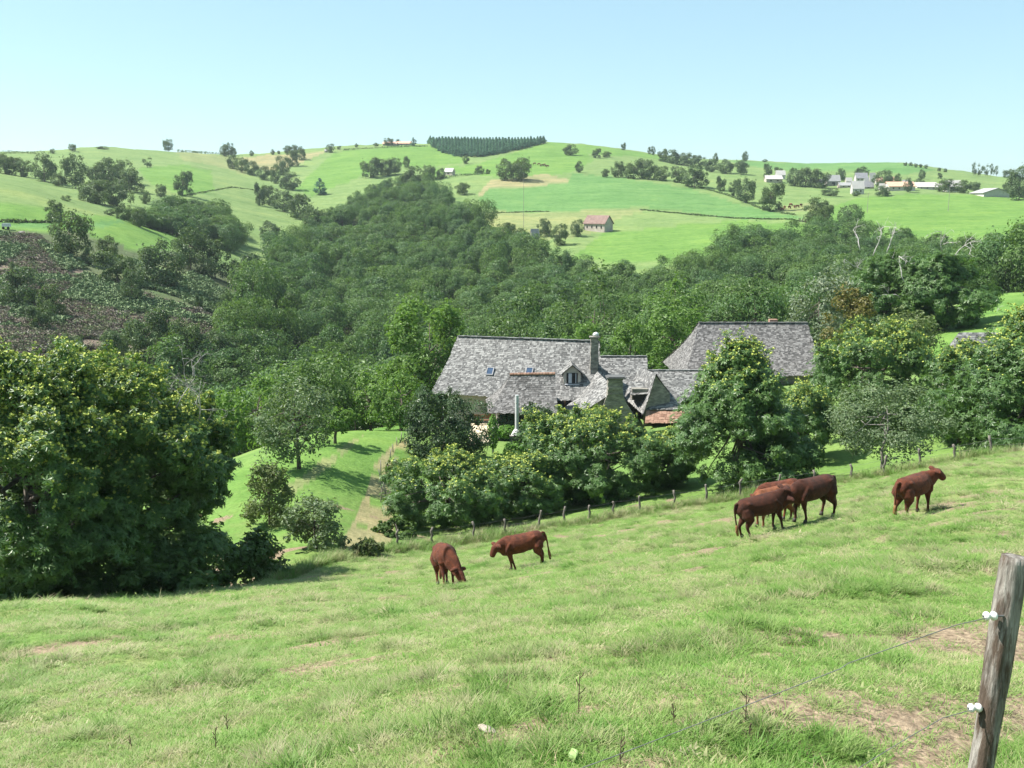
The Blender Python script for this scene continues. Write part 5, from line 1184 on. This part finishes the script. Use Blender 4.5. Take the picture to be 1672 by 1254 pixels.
# low hedges along field boundaries and on the skyline
def hedge(pts, label, h=1.5, wd=1.4, seed=0):
    r = np.random.default_rng(seed); G = []
    for (x0, y0), (x1, y1) in zip(pts[:-1], pts[1:]):
        m = max(2, int(abs(x1-x0)/2))
        for i in range(m): G.append(ground_hit(x0 + (x1-x0)*i/m, y0 + (y1-y0)*i/m))
    c0 = G[0].copy(); P = []
    for a, b_ in zip(G[:-1], G[1:]):
        n = int(max(6, min(60, (b_-a).length*9))); f = r.random((n, 1)); hh = h*(.55 + .6*vnoise([a.x], [a.y], 9, 95)[0])
        q = np.array(a)*(1-f) + np.array(b_)*f - np.array(c0); q += np.stack([r.normal(size=n)*wd*.3, r.normal(size=n)*wd*.3, r.random(n)*hh], -1); P.append(q)
    P = np.concatenate(P); n = len(P); V, F = leaf_quads(P, unit(r.normal(size=(n, 3)) + np.array([0, -.3, .8])), .8*(.5 + r.random(n)), r, .7)
    o = link('hedge', npmesh('hedge', V, F, attrs={'v': ('FLOAT', np.repeat(r.random(n), 4))}), ML['hill']); o.location = c0; tag(o, label, 'hedge')
hedge([(800,349),(850,347),(900,346)], 'thin dark hedge line under the left end of the crop field', .45, .6, 1)
hedge([(1045,343),(1120,350),(1200,357),(1290,359),(1360,371)], 'long thin hedge line under the right half of the crop field', .45, .6, 2)
hedge([(0,363),(60,364),(110,364)], 'hedge line across the bright field at far left', .8, .9, 3)
hedge([(290,248),(340,249),(388,256)], 'low skyline hedge left of the tree trio', 2.0, 1.6, 4)
hedge([(-20,251),(16,251),(76,252)], 'low skyline hedge at the far left edge of the photo', 2.2, 1.6, 5)
hedge([(560,246),(640,241),(700,239)], 'low hedge below the hilltop farm', 1.4, 1.2, 6)
hedge([(700,294),(760,287),(800,284)], 'scrubby hedge along the hill track beside the white barn', 1.6, 1.4, 7)
hedge([(1140,306),(1190,320),(1250,344),(1300,352)], 'low hedge down the right side of the crop field', .9, 1.0, 8)
hedge([(300,320),(380,306),(450,316)], 'thin hedge crossing the smooth far left hillside', .4, .7, 9)
# boulders, white cart
M_ROCK = surf('granite_rock', [(.3, (.12,.115,.11)), (.7, (.30,.29,.27))], 3, .95, 6, .7, .05)
def rock(g, d, label, mat=M_ROCK, name='boulder'):
    bm = bmesh.new(); bmesh.ops.create_icosphere(bm, subdivisions=3, radius=.5)
    ph = [random.random()*6 for _ in range(3)]
    for v in bm.verts:
        k = 1 + .18*math.sin(4*v.co.x + ph[0]) + .15*math.sin(5*v.co.y + ph[1]) + .12*math.sin(7*v.co.z + ph[2]); v.co = Vector((v.co.x*d[0]*k, v.co.y*d[1]*k, v.co.z*d[2]*k))
    me = bpy.data.meshes.new(name); bm.to_mesh(me); bm.free(); o = link(name, me, mat); o.location = g + Vector((0, 0, d[2]*.2)); o.rotation_euler = (0, 0, random.random()*3); return tag(o, label, 'rock')
for px, py, w_, l_ in ((36,381,2.4,'pale flat rock at the top of the heather, left one'),(46,384,2.0,'pale flat rock at the top of the heather, right one'),(290,510,1.7,'grey rocky outcrop low on the heather slope, left block'),(306,515,1.5,'grey rocky outcrop low on the heather slope, right block')): rock(ground_hit(px, py), (w_, w_*.7, w_*.34), l_)
g = ground_hit(11, 375); root = empty('farm_cart', g, .2); tag(root, 'small white cart parked at the lower edge of the bright field at far left', 'cart'); mb = MB(); mb.box((0, 0, 1.15), (2.0, 1.5, .9), taper=.9); mb.build('body', M_METAL, root)
for sx in (-.6, .6):
    mb = MB(); mb.tube([(sx, -.82, .35), (sx, -.68, .35)], .36, 12); mb.build('wheel', M_DARK, root)

# ------------------------------------------------------------------ the near post with insulators and wires
def near_post():
    tp, bt = at(1657, 908, 4.45), at(1603, 1250, 4.36); d = (bt - tp).normalized(); L = 1.45
    root = empty('fence_post', tp + d*L); tag(root, 'big weathered fence post with white insulators in the right foreground', 'fence post')
    rg = random.Random(5); n, k = 44, 40; V, F = [], []
    sd = Vector((1, 0, 0)); sd = (sd - d*sd.dot(d)).normalized(); fw = d.cross(sd)
    for i in range(n+1):
        f = i/n; c = tp + d*(L*f); r = .060 + .004*math.sin(f*7) - .004*f
        for j in range(k):
            a = 2*math.pi*j/k
            q = r*(1 + .035*math.sin(3*a + 4*f) + .03*math.sin(7*a + 2*math.sin(9*f)) + .018*math.sin(15*a + 5*math.sin(6*f)))
            cr = abs(((a + .5*math.sin(5*f) + .2*math.sin(17*f)) % 2.1) - 1.05); q -= .006*max(0, 1 - cr/.1)
            if i == 0: q *= .95
            V.append(c + (sd*math.cos(a) + fw*math.sin(a))*q)
    for i in range(n):
        for j in range(k): a, b_ = i*k+j, i*k+(j+1) % k; F.append((a, b_, b_+k, a+k))
    V.append(tp - d*.004); c0 = len(V)-1
    F += [(c0, (j+1) % k, j) for j in range(k)]
    me = bpy.data.meshes.new('post_body'); me.from_pydata([tuple(v) for v in V], [], F); me.polygons.foreach_set('use_smooth', [len(p.vertices) == 4 for p in me.polygons]); me.update()
    m, t, b, o = newmat('split_weathered_wood'); co = coords(t); mp = t.nodes.new('ShaderNodeMapping'); mp.inputs['Scale'].default_value = (1, 1, .1); t.links.new(co, mp.inputs[0])
    n1 = noise(t, mp.outputs[0], 38, 8, .7); n2 = noise(t, co, 9, 6, .6); mp2 = t.nodes.new('ShaderNodeMapping'); mp2.inputs['Scale'].default_value = (1, 1, .22); t.links.new(co, mp2.inputs[0]); n3 = noise(t, mp2.outputs[0], 11, 5, .6)
    c = ramp(t, n1, [(.3, (.06,.052,.045)), (.46, (.18,.162,.142)), (.6, (.31,.287,.258)), (.75, (.44,.415,.38))])
    c = mix(t, ramp(t, n3, [(.48, (0,0,0)), (.56, (1,1,1))]), c, mix(t, n1, (.035,.026,.020), (.14,.105,.08)))
    t.links.new(c, b.inputs['Base Color']); b.inputs['Roughness'].default_value = .95; b.inputs['Specular IOR Level'].default_value = .15
    bump(t, b, math_(t, 'ADD', n1, math_(t, 'MULTIPLY', n3, 1.5)), 1.0, .012)
    me.materials.append(m); o_ = bpy.data.objects.new('post_body', me); COL.objects.link(o_); o_.parent = root; bpy.context.view_layer.update(); o_.matrix_parent_inverse = root.matrix_world.inverted()
    M_CER = surf('white_porcelain', [(.3, (.68,.66,.62)), (.7, (.80,.78,.75))], 30, .25, spec=.5)
    ends = []
    for px, py in ((1611, 1006), (1586, 1156)):
        p = at(px, py, 4.36); ax = Vector((-1, -.15, .05)).normalized()
        mb = MB(); mb.tube([p - ax*.05, p - ax*.045, p - ax*.03, p - ax*.022, p - ax*.012, p - ax*.004, p + ax*.008, p + ax*.014], [.010, .019, .022, .012, .012, .021, .020, .009], 16)
        s = mb.build('insulator', M_CER, root, True); s.matrix_parent_inverse = root.matrix_world.inverted()
        mb = MB(); mb.tube([p - ax*.085, p + ax*.02], .005, 8); mb.build('nail', M_WIRE, s)
        ends.append(p)
    return ends
ends = near_post()
# the two strands leave the post and run down to the left, out of the frame
w1 = [ends[0] - Vector((0, .016, 0)), at(1560, 1021, 4.30), at(1490, 1046, 4.22), at(1385, 1083, 4.1), at(1372, 1092, 4.09), at(1270, 1132, 3.98), at(1150, 1178, 3.86), at(1000, 1236, 3.72), at(900, 1272, 3.64), at(700, 1345, 3.5)]
mb = MB(); mb.tube(w1, .0019, 6); tag(mb.build('electric_wire', M_WIRE), 'thin upper wire running from the big post down across the grass', 'wire')
w2 = [ends[1] - Vector((0, .016, 0)), at(1540, 1172, 4.3), at(1480, 1206, 4.2), at(1415, 1246, 4.12), at(1330, 1300, 4.0)]
mb = MB(); mb.tube(w2, .0019, 6); tag(mb.build('electric_wire', M_WIRE), 'short lower wire leaving the lower insulator of the big post', 'wire')

# ------------------------------------------------------------------ pasture grass
M_GRASS, t, b, o = newmat('pasture_grass')
oi = t.nodes.new('ShaderNodeObjectInfo').outputs['Random']; va = attr(t, 'v').outputs['Fac']
loc = t.nodes.new('ShaderNodeObjectInfo').outputs['Location']
gf = math_(t, 'ADD', math_(t, 'MULTIPLY', oi, .38), math_(t, 'MULTIPLY', math_(t, 'ADD', noise(t, loc, .33, 3, .6), noise(t, loc, 1.3, 3, .6)), .5))
gcol = ramp(t, gf, [(.40, (.098,.225,.030)), (.54, (.155,.290,.052)), (.68, (.225,.335,.092)), (.82, (.33,.345,.165)), (.95, (.45,.40,.26))])
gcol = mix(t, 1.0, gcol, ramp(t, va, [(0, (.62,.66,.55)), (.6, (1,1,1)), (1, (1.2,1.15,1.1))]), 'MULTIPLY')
t.links.new(gcol, b.inputs['Base Color']); b.inputs['Roughness'].default_value = .55; b.inputs['Specular IOR Level'].default_value = .3
tr = t.nodes.new('ShaderNodeBsdfTranslucent'); t.links.new(gcol, tr.inputs[0]); ms = t.nodes.new('ShaderNodeMixShader'); ms.inputs[0].default_value = .35
t.links.new(b.outputs[0], ms.inputs[1]); t.links.new(tr.outputs[0], ms.inputs[2]); t.links.new(ms.outputs[0], o.inputs[0])
M_STRAWB = surf('dry_stalk', [(.3, (.26,.20,.11)), (.7, (.44,.37,.23))], 8, .9)
def tuft(seed, nb, h, spread, wd, mat, lean=.5, dk=1.0):
    r = np.random.default_rng(seed); a = r.random(nb)*6.28; rad = spread*np.sqrt(r.random(nb)); bx, by = rad*np.cos(a), rad*np.sin(a)
    hh = h*(.45 + .75*r.random(nb)); la = a + r.normal(size=nb)*.8; ln = hh*lean*(.3 + r.random(nb)); ca, sa = np.cos(la + 1.57), np.sin(la + 1.57); w = wd*(.6 + .7*r.random(nb))
    V = []
    for f, ww in ((0, 1.0), (.45, .85), (.8, .5), (1, .06)):
        x = bx + np.cos(la)*ln*f**1.8; y = by + np.sin(la)*ln*f**1.8; z = hh*f*(1 - .22*f*lean) - .01
        V.append(np.stack([x - ca*w*ww/2, y - sa*w*ww/2, z], -1)); V.append(np.stack([x + ca*w*ww/2, y + sa*w*ww/2, z], -1))
    V = np.stack(V, 1).reshape(-1, 3); k = np.arange(nb)*8
    F = np.concatenate([np.stack([k+2*i, k+2*i+1, k+2*i+3, k+2*i+2], -1) for i in range(3)])
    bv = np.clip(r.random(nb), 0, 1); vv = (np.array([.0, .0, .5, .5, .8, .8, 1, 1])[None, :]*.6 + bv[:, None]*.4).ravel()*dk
    me = npmesh('tuft', V, F, attrs={'v': ('FLOAT', vv)}); me.materials.append(mat); return me
TU = [tuft(i, 44, .075, .10, .0048, M_GRASS, .85) for i in range(4)] + [tuft(10+i, 70, .16, .09, .006, M_GRASS, .85, .62) for i in range(3)] + [tuft(20+i, 9, .16, .12, .004, M_STRAWB, .9) for i in range(2)] + [tuft(30, 26, .05, .11, .016, M_GRASS, 1.2)]
def field_edge(px): return np.interp(px, [-400, 0, 200, 350, 500, 640, 800, 1000, 1200, 1400, 1672], [33, 34, 34.5, 37, 41.5, 51, 54, 56, 57, 57, 58])
rg = np.random.default_rng(77)
bands = [(3.2, 6, 420, .9), (6, 10, 250, 1.0), (10, 16, 130, 1.25), (16, 26, 64, 1.65), (26, 58, 26, 2.2)]
GP = []
for r0, r1, dens, s0 in bands:
    am = R(33); n = int(dens*am*(r1*r1 - r0*r0)); a = rg.uniform(-am, am, n); r = np.sqrt(rg.uniform(r0*r0, r1*r1, n)); x, y = r*np.sin(a), r*np.cos(a)
    k = .6*vnoise(x, y, 1.1, 31) + .4*vnoise(x, y, .42, 32)
    keep = rg.random(n) < np.clip((k - .2)*5.0 + .3, .3, 1)*np.clip(1.12 - 1.2*bare_soil(x, y), .12, 1)
    z = zrel(a, r); px = project(x, y, z)[0]; keep &= r < field_edge(px)
    x, y, z, k, r = x[keep], y[keep], z[keep], k[keep], r[keep]; n = len(x); u = rg.random(n)
    idx = rg.integers(0, 4, n); clump = vnoise(x, y, .8, 35)
    idx = np.where((clump > .68) & (u < .6), rg.integers(4, 7, n), idx); idx = np.where(u > .955, rg.integers(7, 9, n), idx); idx = np.where((u > .9) & (u <= .955), 9, idx)
    s = s0*(.65 + .6*rg.random(n)); hz = (.42 + .42*clump**3)*(.8 + .35*rg.random(n))*(1 + .05*(s0 - 1))
    GP.append(np.stack([x, y, z, s, s, hz, rg.random(n)*6.28, idx], -1))
GP = np.concatenate(GP)
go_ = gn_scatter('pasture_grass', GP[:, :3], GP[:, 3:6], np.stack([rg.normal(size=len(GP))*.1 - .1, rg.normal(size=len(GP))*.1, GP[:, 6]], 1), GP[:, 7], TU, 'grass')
tag(go_, 'short sunlit pasture grass with tufts and dry blades', 'grass'); print('GRASS', len(GP))
# rank grass along the fence
fx = []
for i in range(2600):
    px = rg.uniform(430, 1700); D = np.interp(px, [430, 500, 640, 800, 1000, 1200, 1400, 1550, 1672], [40, 44, 50, 52, 54, 55, 55, 54, 54]) + rg.normal()*.55; q = ground_at(px, D)
    s = rg.uniform(1.4, 3.0); fx.append((q.x, q.y, q.z, s, s, s*rg.uniform(.9, 1.5), rg.random()*6.28, rg.integers(4, 9)))
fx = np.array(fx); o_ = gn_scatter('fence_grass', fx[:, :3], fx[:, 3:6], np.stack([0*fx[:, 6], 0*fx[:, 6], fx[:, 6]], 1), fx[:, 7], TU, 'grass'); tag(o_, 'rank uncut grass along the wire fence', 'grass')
# dead stalks, stone and dock leaf in the foreground
M_STALK = surf('brown_stalk', [(.3, (.06,.04,.03)), (.7, (.15,.10,.07))], 20, .9)
for i, (px, by, hp, lbl) in enumerate(((944,1166,86,'tall dark dead stalk left of the long wire'), (1217,1190,76,'thick dead stalk standing behind the long wire'), (1012,1252,64,'dead stalk at the bottom edge below the long wire'), (1100,1180,40,'short bent dead stalk between the two tall ones'), (1223,1215,44,'thin second stalk touching the thick dead stalk'), (352,1222,42,'forked dead stalk in the left foreground'), (372,1200,40,'straight dead stalk behind the forked one'), (215,1225,30,'short brown stalk at lower left'))):
    g = ground_hit(px, by); s = math.hypot(g.x, g.y)/FPX*1.05; L = hp*s; mb = MB(); rr_ = random.Random(i)
    P = [Vector((0, 0, -.03))]; 
    for k in range(6): P.append(P[-1] + Vector((rr_.uniform(-.1, .1), rr_.uniform(-.06, .06), 1))*(L/6))
    mb.tube(P, [.005, .0045, .004, .004, .003, .003, .002], 6)
    for k in (2, 3, 4, 5):
        q = P[k]; d = Vector((rr_.choice((-1, 1))*rr_.uniform(.3, .9), rr_.uniform(-.4, .4), .8)); mb.tube([q, q + d*L*.09, q + d*L*.14 + Vector((0, 0, .01))], [.003, .003, .004], 5)
    o_ = mb.build('dead_stalk', M_STALK); o_.location = g; tag(o_, lbl, 'stalk', 'dead stalks in the foreground')
g = ground_hit(796, 1196); o_ = rock(g, (.14, .06, .05), 'flat pale stone lying in the foreground grass', surf('pale_stone_lump', [(.3, (.26,.22,.18)), (.7, (.42,.37,.31))], 12, .9, 30, .5, .01), 'stone')
g = ground_hit(932, 1244); V, F = [], []
for i in range(7):
    for j in range(7):
        u, v = i/6*2-1, j/6*2-1; w_ = max(.05, 1 - (abs(v)**2.2)); V.append((u*w_*.024, v*.034, .05 + .02*math.sin(u*2) - .02*v*v))
for i in range(6):
    for j in range(6): a = i*7+j; F.append((a, a+7, a+8, a+1))
o_ = link('dock_leaf', npmesh('dock_leaf', V, np.array(F), smooth=True, attrs={'v': ('FLOAT', [1.0]*49)}), surf('dock_leaf', [(.3, (.20,.30,.10)), (.7, (.28,.38,.15))], 20, .5)); o_.location = g + Vector((0, 0, .02)); o_.rotation_euler = (.5, .1, .3); tag(o_, 'broad pale green dock leaf at the bottom edge of the photo', 'leaf')

# ground cover of the heather slope
M_HTH, t, b, o = newmat('heather_scrub'); oi = t.nodes.new('ShaderNodeObjectInfo').outputs['Random']
t.links.new(ramp(t, oi, [(0, (.085,.068,.056)), (.3, (.19,.152,.122)), (.5, (.27,.22,.175)), (.6, (.12,.165,.065)), (.86, (.17,.215,.09)), (1, (.40,.36,.32))]), b.inputs['Base Color']); b.inputs['Roughness'].default_value = .95
M_FRN, t, b, o = newmat('bracken_fern'); oi = t.nodes.new('ShaderNodeObjectInfo').outputs['Random']
t.links.new(ramp(t, oi, [(0, (.11,.17,.065)), (1, (.21,.28,.13))]), b.inputs['Base Color']); b.inputs['Roughness'].default_value = .8
def scrub(seed, mat, n=60, R_=.8, h=.45, leaf=.3):
    r = np.random.default_rng(seed); P = np.stack([r.normal(size=n)*R_*.5, r.normal(size=n)*R_*.5, h*r.random(n)], -1); N = unit(r.normal(size=(n, 3))*.6 + np.array([0, 0, 1])); V, F = leaf_quads(P, N, leaf*(.5 + r.random(n)), r, .6)
    me = npmesh('scrub', V, F); me.materials.append(mat); return me
SCR = [scrub(1, M_HTH), scrub(2, M_HTH), scrub(3, M_HTH, h=.8), scrub(4, M_FRN, h=.7, leaf=.4), scrub(5, M_FRN, h=.9, leaf=.4)]
hx = []
hpoly = [z for z in ZONES if z[0] is HEATH][0][3]; fpolys = [z[3] for z in ZONES if z[0] is FERN]
n = 48000; a = np.radians(rg.uniform(-31, -10, n)); D = np.sqrt(rg.uniform(150**2, 325**2, n)); x, y = D*np.sin(a), D*np.cos(a); z = zrel(a, D); X, Y = project(x, y, z)
h = inpoly(X, Y, hpoly); f = np.zeros(n, bool)
for q in fpolys: f |= inpoly(X, Y, q)
green = vnoise(x, y, 11, 41)*.7 + vnoise(x, y, 4, 43)*.3 > .52; keep = (h | f) & (vnoise(x, y, 5, 42) > .22)
k = np.where(f | green, rg.integers(3, 5, n), rg.integers(0, 3, n)); s = rg.uniform(.6, 1.4, n)
hx = np.stack([x, y, z, s, s, s, rg.random(n)*6.28, k], -1)[keep]
hx = np.array(hx); o_ = gn_scatter('heather', hx[:, :3], hx[:, 3:6], np.stack([0*hx[:, 6], 0*hx[:, 6], hx[:, 6]], 1), hx[:, 7], SCR, 'heather'); tag(o_, 'brown heather and pale bracken covering the left slope', 'heather'); print('HEATH', len(hx))

# ------------------------------------------------------------------ the air of the valley
zlo, zhi = float(T[:, (RR > 2) & (RR < 1500)].min()) - 6, 130.0
HZ = 0.00010
hm_ = bpy.data.materials.new('haze'); hm_.use_nodes = True; t = hm_.node_tree
for n in list(t.nodes):
    if n.type != 'OUTPUT_MATERIAL': t.nodes.remove(n)
pv = t.nodes.new('ShaderNodeVolumePrincipled'); pv.inputs['Density'].default_value = HZ; pv.inputs['Color'].default_value = (.80,.90,1.0,1); pv.inputs['Anisotropy'].default_value = .2
t.links.new(pv.outputs[0], t.nodes['Material Output'].inputs['Volume'])
zmin = float(min(v.co.z for v in bpy.data.objects['ground'].data.vertices)) - 1.0
mb = MB(); mb.box((0, 0, (zmin+zhi)/2), (6600, 6600, zhi-zmin)); ho = mb.build('haze', hm_); tag(ho, kind='stuff')
